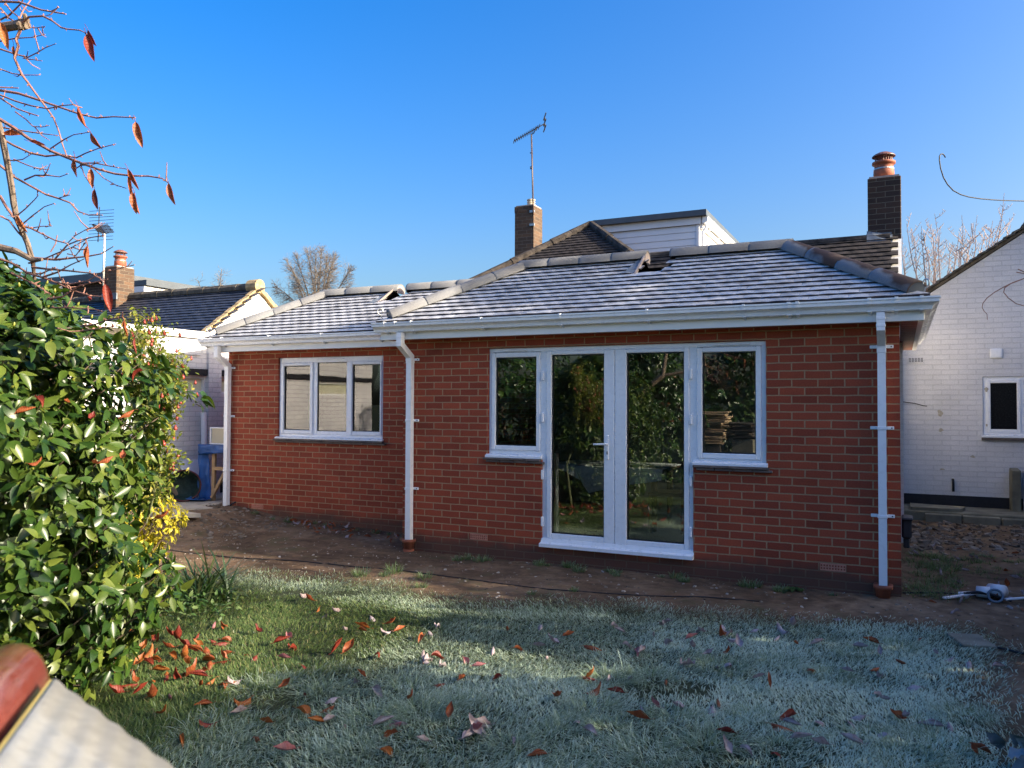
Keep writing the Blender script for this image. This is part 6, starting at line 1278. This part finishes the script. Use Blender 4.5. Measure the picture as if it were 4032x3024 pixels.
q = M(); q.tube(gpath([(1950, 1285), (2030, 1284), (2100, 1290), (2212, 1300), (2300, 1310)]), .007, 5); tag(q.build('ground_cable', MAT['black'], smooth=True), 'black cable on the earth path running past the white plastic offcuts', 'cable'); q = M(); q.tube(gpath([(2110, 1385), (2150, 1400), (2212, 1415), (2280, 1425)]), .008, 5); tag(q.build('ground_cable', MAT['black'], smooth=True), 'nearer black cable at the right edge beside the lawn', 'cable')
pz = onplane(2, -.1, 2100*K, 1395*K)
q = M(); q.obox((pz[0], pz[1]+.1, -.095), (.22, .3, .03), Matrix.Rotation(.3, 3, 'Z'), 0, .006); tag(q.build('stepping_slab', MAT['concrete']), 'small worn slab sunk in the earth at the right edge of the lawn', 'slab')
# frosted crinkled leaves at bottom right corner
pk = onplane(2, -.05, 2195*K, 1640*K); KL = thing('crinkled_plant', (pk[0], pk[1], -.1), 'dark crinkled frosted plant at the very bottom right corner', 'plant')
MAT['kale'] = leafmat('frosted_dark_leaf', (.08, .10, .11), (.16, .19, .21), (.30, .34, .37), .7, .05, 60, .3)
n = 11; rk = np.random.default_rng(4); P = np.stack([pk[0]+.03+rk.normal(0, .04, n), pk[1]+rk.normal(0, .04, n), -.06+.06*rk.random(n)], -1); scatter([leafproto(1, .7, .4, .4, 6, wav=1.2)], P, rk.normal(0, 1, (n, 3))+np.array([0, 0, .5]), rk.normal(0, .5, (n, 3))+np.array([0, 0, 1]), rk.uniform(.08, .13, n), 'leaves', MAT['kale'], KL)
# ================================================================ inside: table and chairs seen through the doors
MAT['darkwood'] = pm('dark_wood', (.045, .028, .02), .45, .25, 8, .1, 30); MAT['cloth'] = pm('pale_tablecloth', (.75, .76, .76), .8, .06, 6, .1, 30)
TB = thing('dining_table', (-3.6, 1.75, .09), 'dark wooden dining table inside, seen through the left glass door', 'table')
q = M(); q.box((-4.3, 1.25, .79), (-2.45, 2.2, .82), 0, .004); q.build('tabletop', MAT['darkwood'], TB)
for x, y in ((-4.2, 1.4), (-2.58, 1.4), (-4.2, 2.1), (-2.58, 2.1)): q = M(); q.tube([(x, y, .79), (x, y, .5), (x, y, .09)], [.045, .04, .03], 8); q.build('leg', MAT['darkwood'], TB)
q = M(); q.box((-3.9, 1.24, .821), (-2.44, 2.21, .826)); q.add([(-3.9, 1.23, .824), (-3.5, 1.23, .824), (-3.42, 1.20, .66), (-3.62, 1.20, .76), (-3.9, 1.21, .79)], [(0, 4, 3, 2, 1)]); q.add([(-3.5, 1.23, .824), (-2.435, 1.23, .824), (-2.44, 1.20, .70), (-2.9, 1.18, .62), (-3.3, 1.17, .52), (-3.38, 1.19, .60)], [(0, 5, 4, 3, 2, 1)])
tag(q.build('tablecloth', MAT['cloth']), 'pale cloth hanging over the front edge of the dining table indoors', 'tablecloth')
MAT['paper'] = pm('paper', (.7, .7, .68), .8, .04, 6, 0)
for k, (x, y, a) in enumerate(((-3.65, 1.4, .3), (-3.4, 1.38, -.4), (-3.1, 1.42, .8), (-3.2, 1.7, .1), (-2.8, 1.5, 1.2))):
    q = M(); q.obox((x, y, .835+.006*k), (.21, .30, .012), Matrix.Rotation(a, 3, 'Z')@Matrix.Rotation(.02*k, 3, 'X')); tag(q.build('paper_sheet', MAT['paper']), 'sheet of paper among others spread on the dining table indoors', 'paper', 'papers on the indoor table')
def chair(x, y, a, lab):
    t = thing('dining_chair', (x, y, .09), lab, 'chair'); R_ = Matrix.Rotation(a, 3, 'Z'); T = lambda p: Vector((x, y, .09))+R_@Vector(p)
    q = M(); q.obox(T((0, 0, .44)), (.42, .42, .04), R_, 0, .01); q.build('seat', MAT['darkwood'], t)
    for sx in (-1, 1):
        q = M(); q.beam(T((sx*.18, -.18, 0)), T((sx*.18, -.18, .43)), .035, .035); q.build('leg', MAT['darkwood'], t)
        q = M(); q.beam(T((sx*.18, .18, 0)), T((sx*.18, .2, .92)), .035, .035); q.build('leg', MAT['darkwood'], t)
    q = M(); q.obox(T((0, .2, .8)), (.34, .02, .22), R_, 0, .004); q.build('backrest', MAT['darkwood'], t)
chair(-2.45, 1.5, -1.4, 'dark dining chair inside the right glass door'); 
q = M(); q.box((-3.475, .42, .09), (-3.405, .50, 1.02), 0, .004); tag(q.build('white_post', MAT['upvc']), 'upright white post just inside the left glass door', 'post')
# ================================================================ things behind the camera that the glass reflects, and the unseen shade casters added at right
st = random.Random(6); MAT['board'] = pm('sawn_board', (.46, .33, .21), .8, .3, 5, .2, 50)
TS_ = thing('timber_stack', (-3.58, -9.4, -.1), 'stack of pale sawn boards mirrored in the left half of the right-hand side window', 'timber stack')
for k in range(22):
    wk = .34+.26*min(1, k/12); q = M(); q.obox((-3.58+st.uniform(-.06, .06), -9.4+st.uniform(-.05, .05), .72+k*.031), (wk+st.uniform(-.08, .08), .4, .022), Matrix.Rotation(st.uniform(-.2, .2), 3, 'Z')@Matrix.Rotation(st.uniform(-.03, .03), 3, 'Y'), 0, .002); q.build('board', MAT['board'], TS_)
q = M(); q.box((-3.72, -9.55, -.1), (-3.44, -9.25, .71)); q.build('block', MAT['oldwood'], TS_)
T2 = thing('timber_stack', (-2.95, -9.5, -.1), 'lower dark stack of old boards on a block, mirrored right of the pale timber stack', 'timber stack')
for k in range(12):
    q = M(); q.obox((-2.98+st.uniform(-.07, .07), -9.5+st.uniform(-.05, .05), .86+k*.028), (.52+st.uniform(-.1, .08), .4, .022), Matrix.Rotation(st.uniform(-.2, .2), 3, 'Z')@Matrix.Rotation(st.uniform(-.03, .03), 3, 'Y'), 0, .002); q.build('board', MAT['oldwood'], T2)
q = M(); q.box((-3.2, -9.7, -.1), (-2.75, -9.3, .84), 0, .01); q.build('block', MAT['concrete'], T2)
MAT['hedge'] = leafmat('laurel_leaf', (.014, .04, .010), (.03, .075, .014), (.06, .11, .02), .3, .12, 20, .5)
def hedge(name, lab, cat, cen, prof, n, size, seed, sq, mat='hedge', wood=60):
    t = thing(name, (cen[0], cen[1], -.1), lab, cat); tp_ = bush(t, (*cen, 0), prof, n, 5, size, MAT[mat], cam_protos, seed, sq, shell=.5, namp=.12); woody(t, tp_, (cen[0], cen[1], -.1), wood, .05, MAT['bark'], 'trunk', rt=.006); return t
hedge('evergreen_hedge', 'dark evergreen hedge reflected in the glass of the french doors', 'hedge', (-5.4, -9.6), [(-.05, 1.0), (1, 1.05), (2, 1.0), (2.8, .7), (3.3, .1)], 2400, .13, 31, (1.7, .9))
hedge('shrub', 'dark green shrub added behind the camellia to shade the outbuilding wall', 'shrub', (-7.5, -3.7), [(-.05, .7), (1, .9), (1.8, .7), (2.4, .1)], 700, .11, 37, (1, 1))  # added so its shadow dims the wall mirrored in the set-back window
hedge('laurel', 'large dark laurel left of the camellia, reflected in the left sidelight', 'bush', (-6.9, -6.3), [(-.05, 1.1), (1, 1.2), (2, 1.15), (2.8, .8), (3.4, .1)], 1700, .13, 35, (1.1, 1.2))
hedge('conifer', 'dark conifer reflected in the right-hand side window', 'tree', (-3.3, -12.5), [(-.05, 1.2), (1, 1.3), (2.4, .9), (3.6, .4), (4.3, .05)], 1500, .16, 33, (1.3, .8))
# unseen evergreen screen added at right, its top shaped to shade the lawn
def screen():
    r = np.random.default_rng(77); t = thing('shade_hedge', (4.2, -1.5, -.1), 'tall unseen evergreen hedge added at right to shade the lawn', 'hedge')
    n = 46000; y = r.uniform(-9.5, 9.5, n); top = 2.72+.25*sstep(-1.2, .4, y)+.22*np.sin(y*1.1+.5)+.22*np.sin(y*2.9)+.15*np.sin(y*6.1+1); top = top+.25-.34*sstep(-1.75, -2.05, y)*sstep(-2.9, -2.65, y)-.30*sstep(-3.3, -3.8, y)
    z = r.uniform(-.1, 1, n)*top; x = 4.2+r.normal(0, .28, n)*(1.1-.5*z/3)
    scatter(cam_protos, np.stack([x, y, z], -1), r.normal(0, 1, (n, 3)), r.normal(0, 1, (n, 3)), r.uniform(.15, .24, n), 'crown', MAT['hedge'], t)
    mm = M()
    for k in range(25): mm.tube([(4.2, -9+k*.75, -.1), (4.2+r.normal(0, .05), -9+k*.75, 2.3)], [.05, .02], 6)
    mm.build('trunk', MAT['bark'], t)
screen()
hedge('conifer', 'tall unseen conifer added beyond the right hedge to shade the roof', 'tree', (8.4, 2.15), [(-.05, 2.4), (3, 2.6), (5.5, 2.1), (6.8, 1.5), (7.7, .8), (8.5, .08)], 3200, .22, 41, (1, 1))  # added out of view to keep sun off the upper roof slope
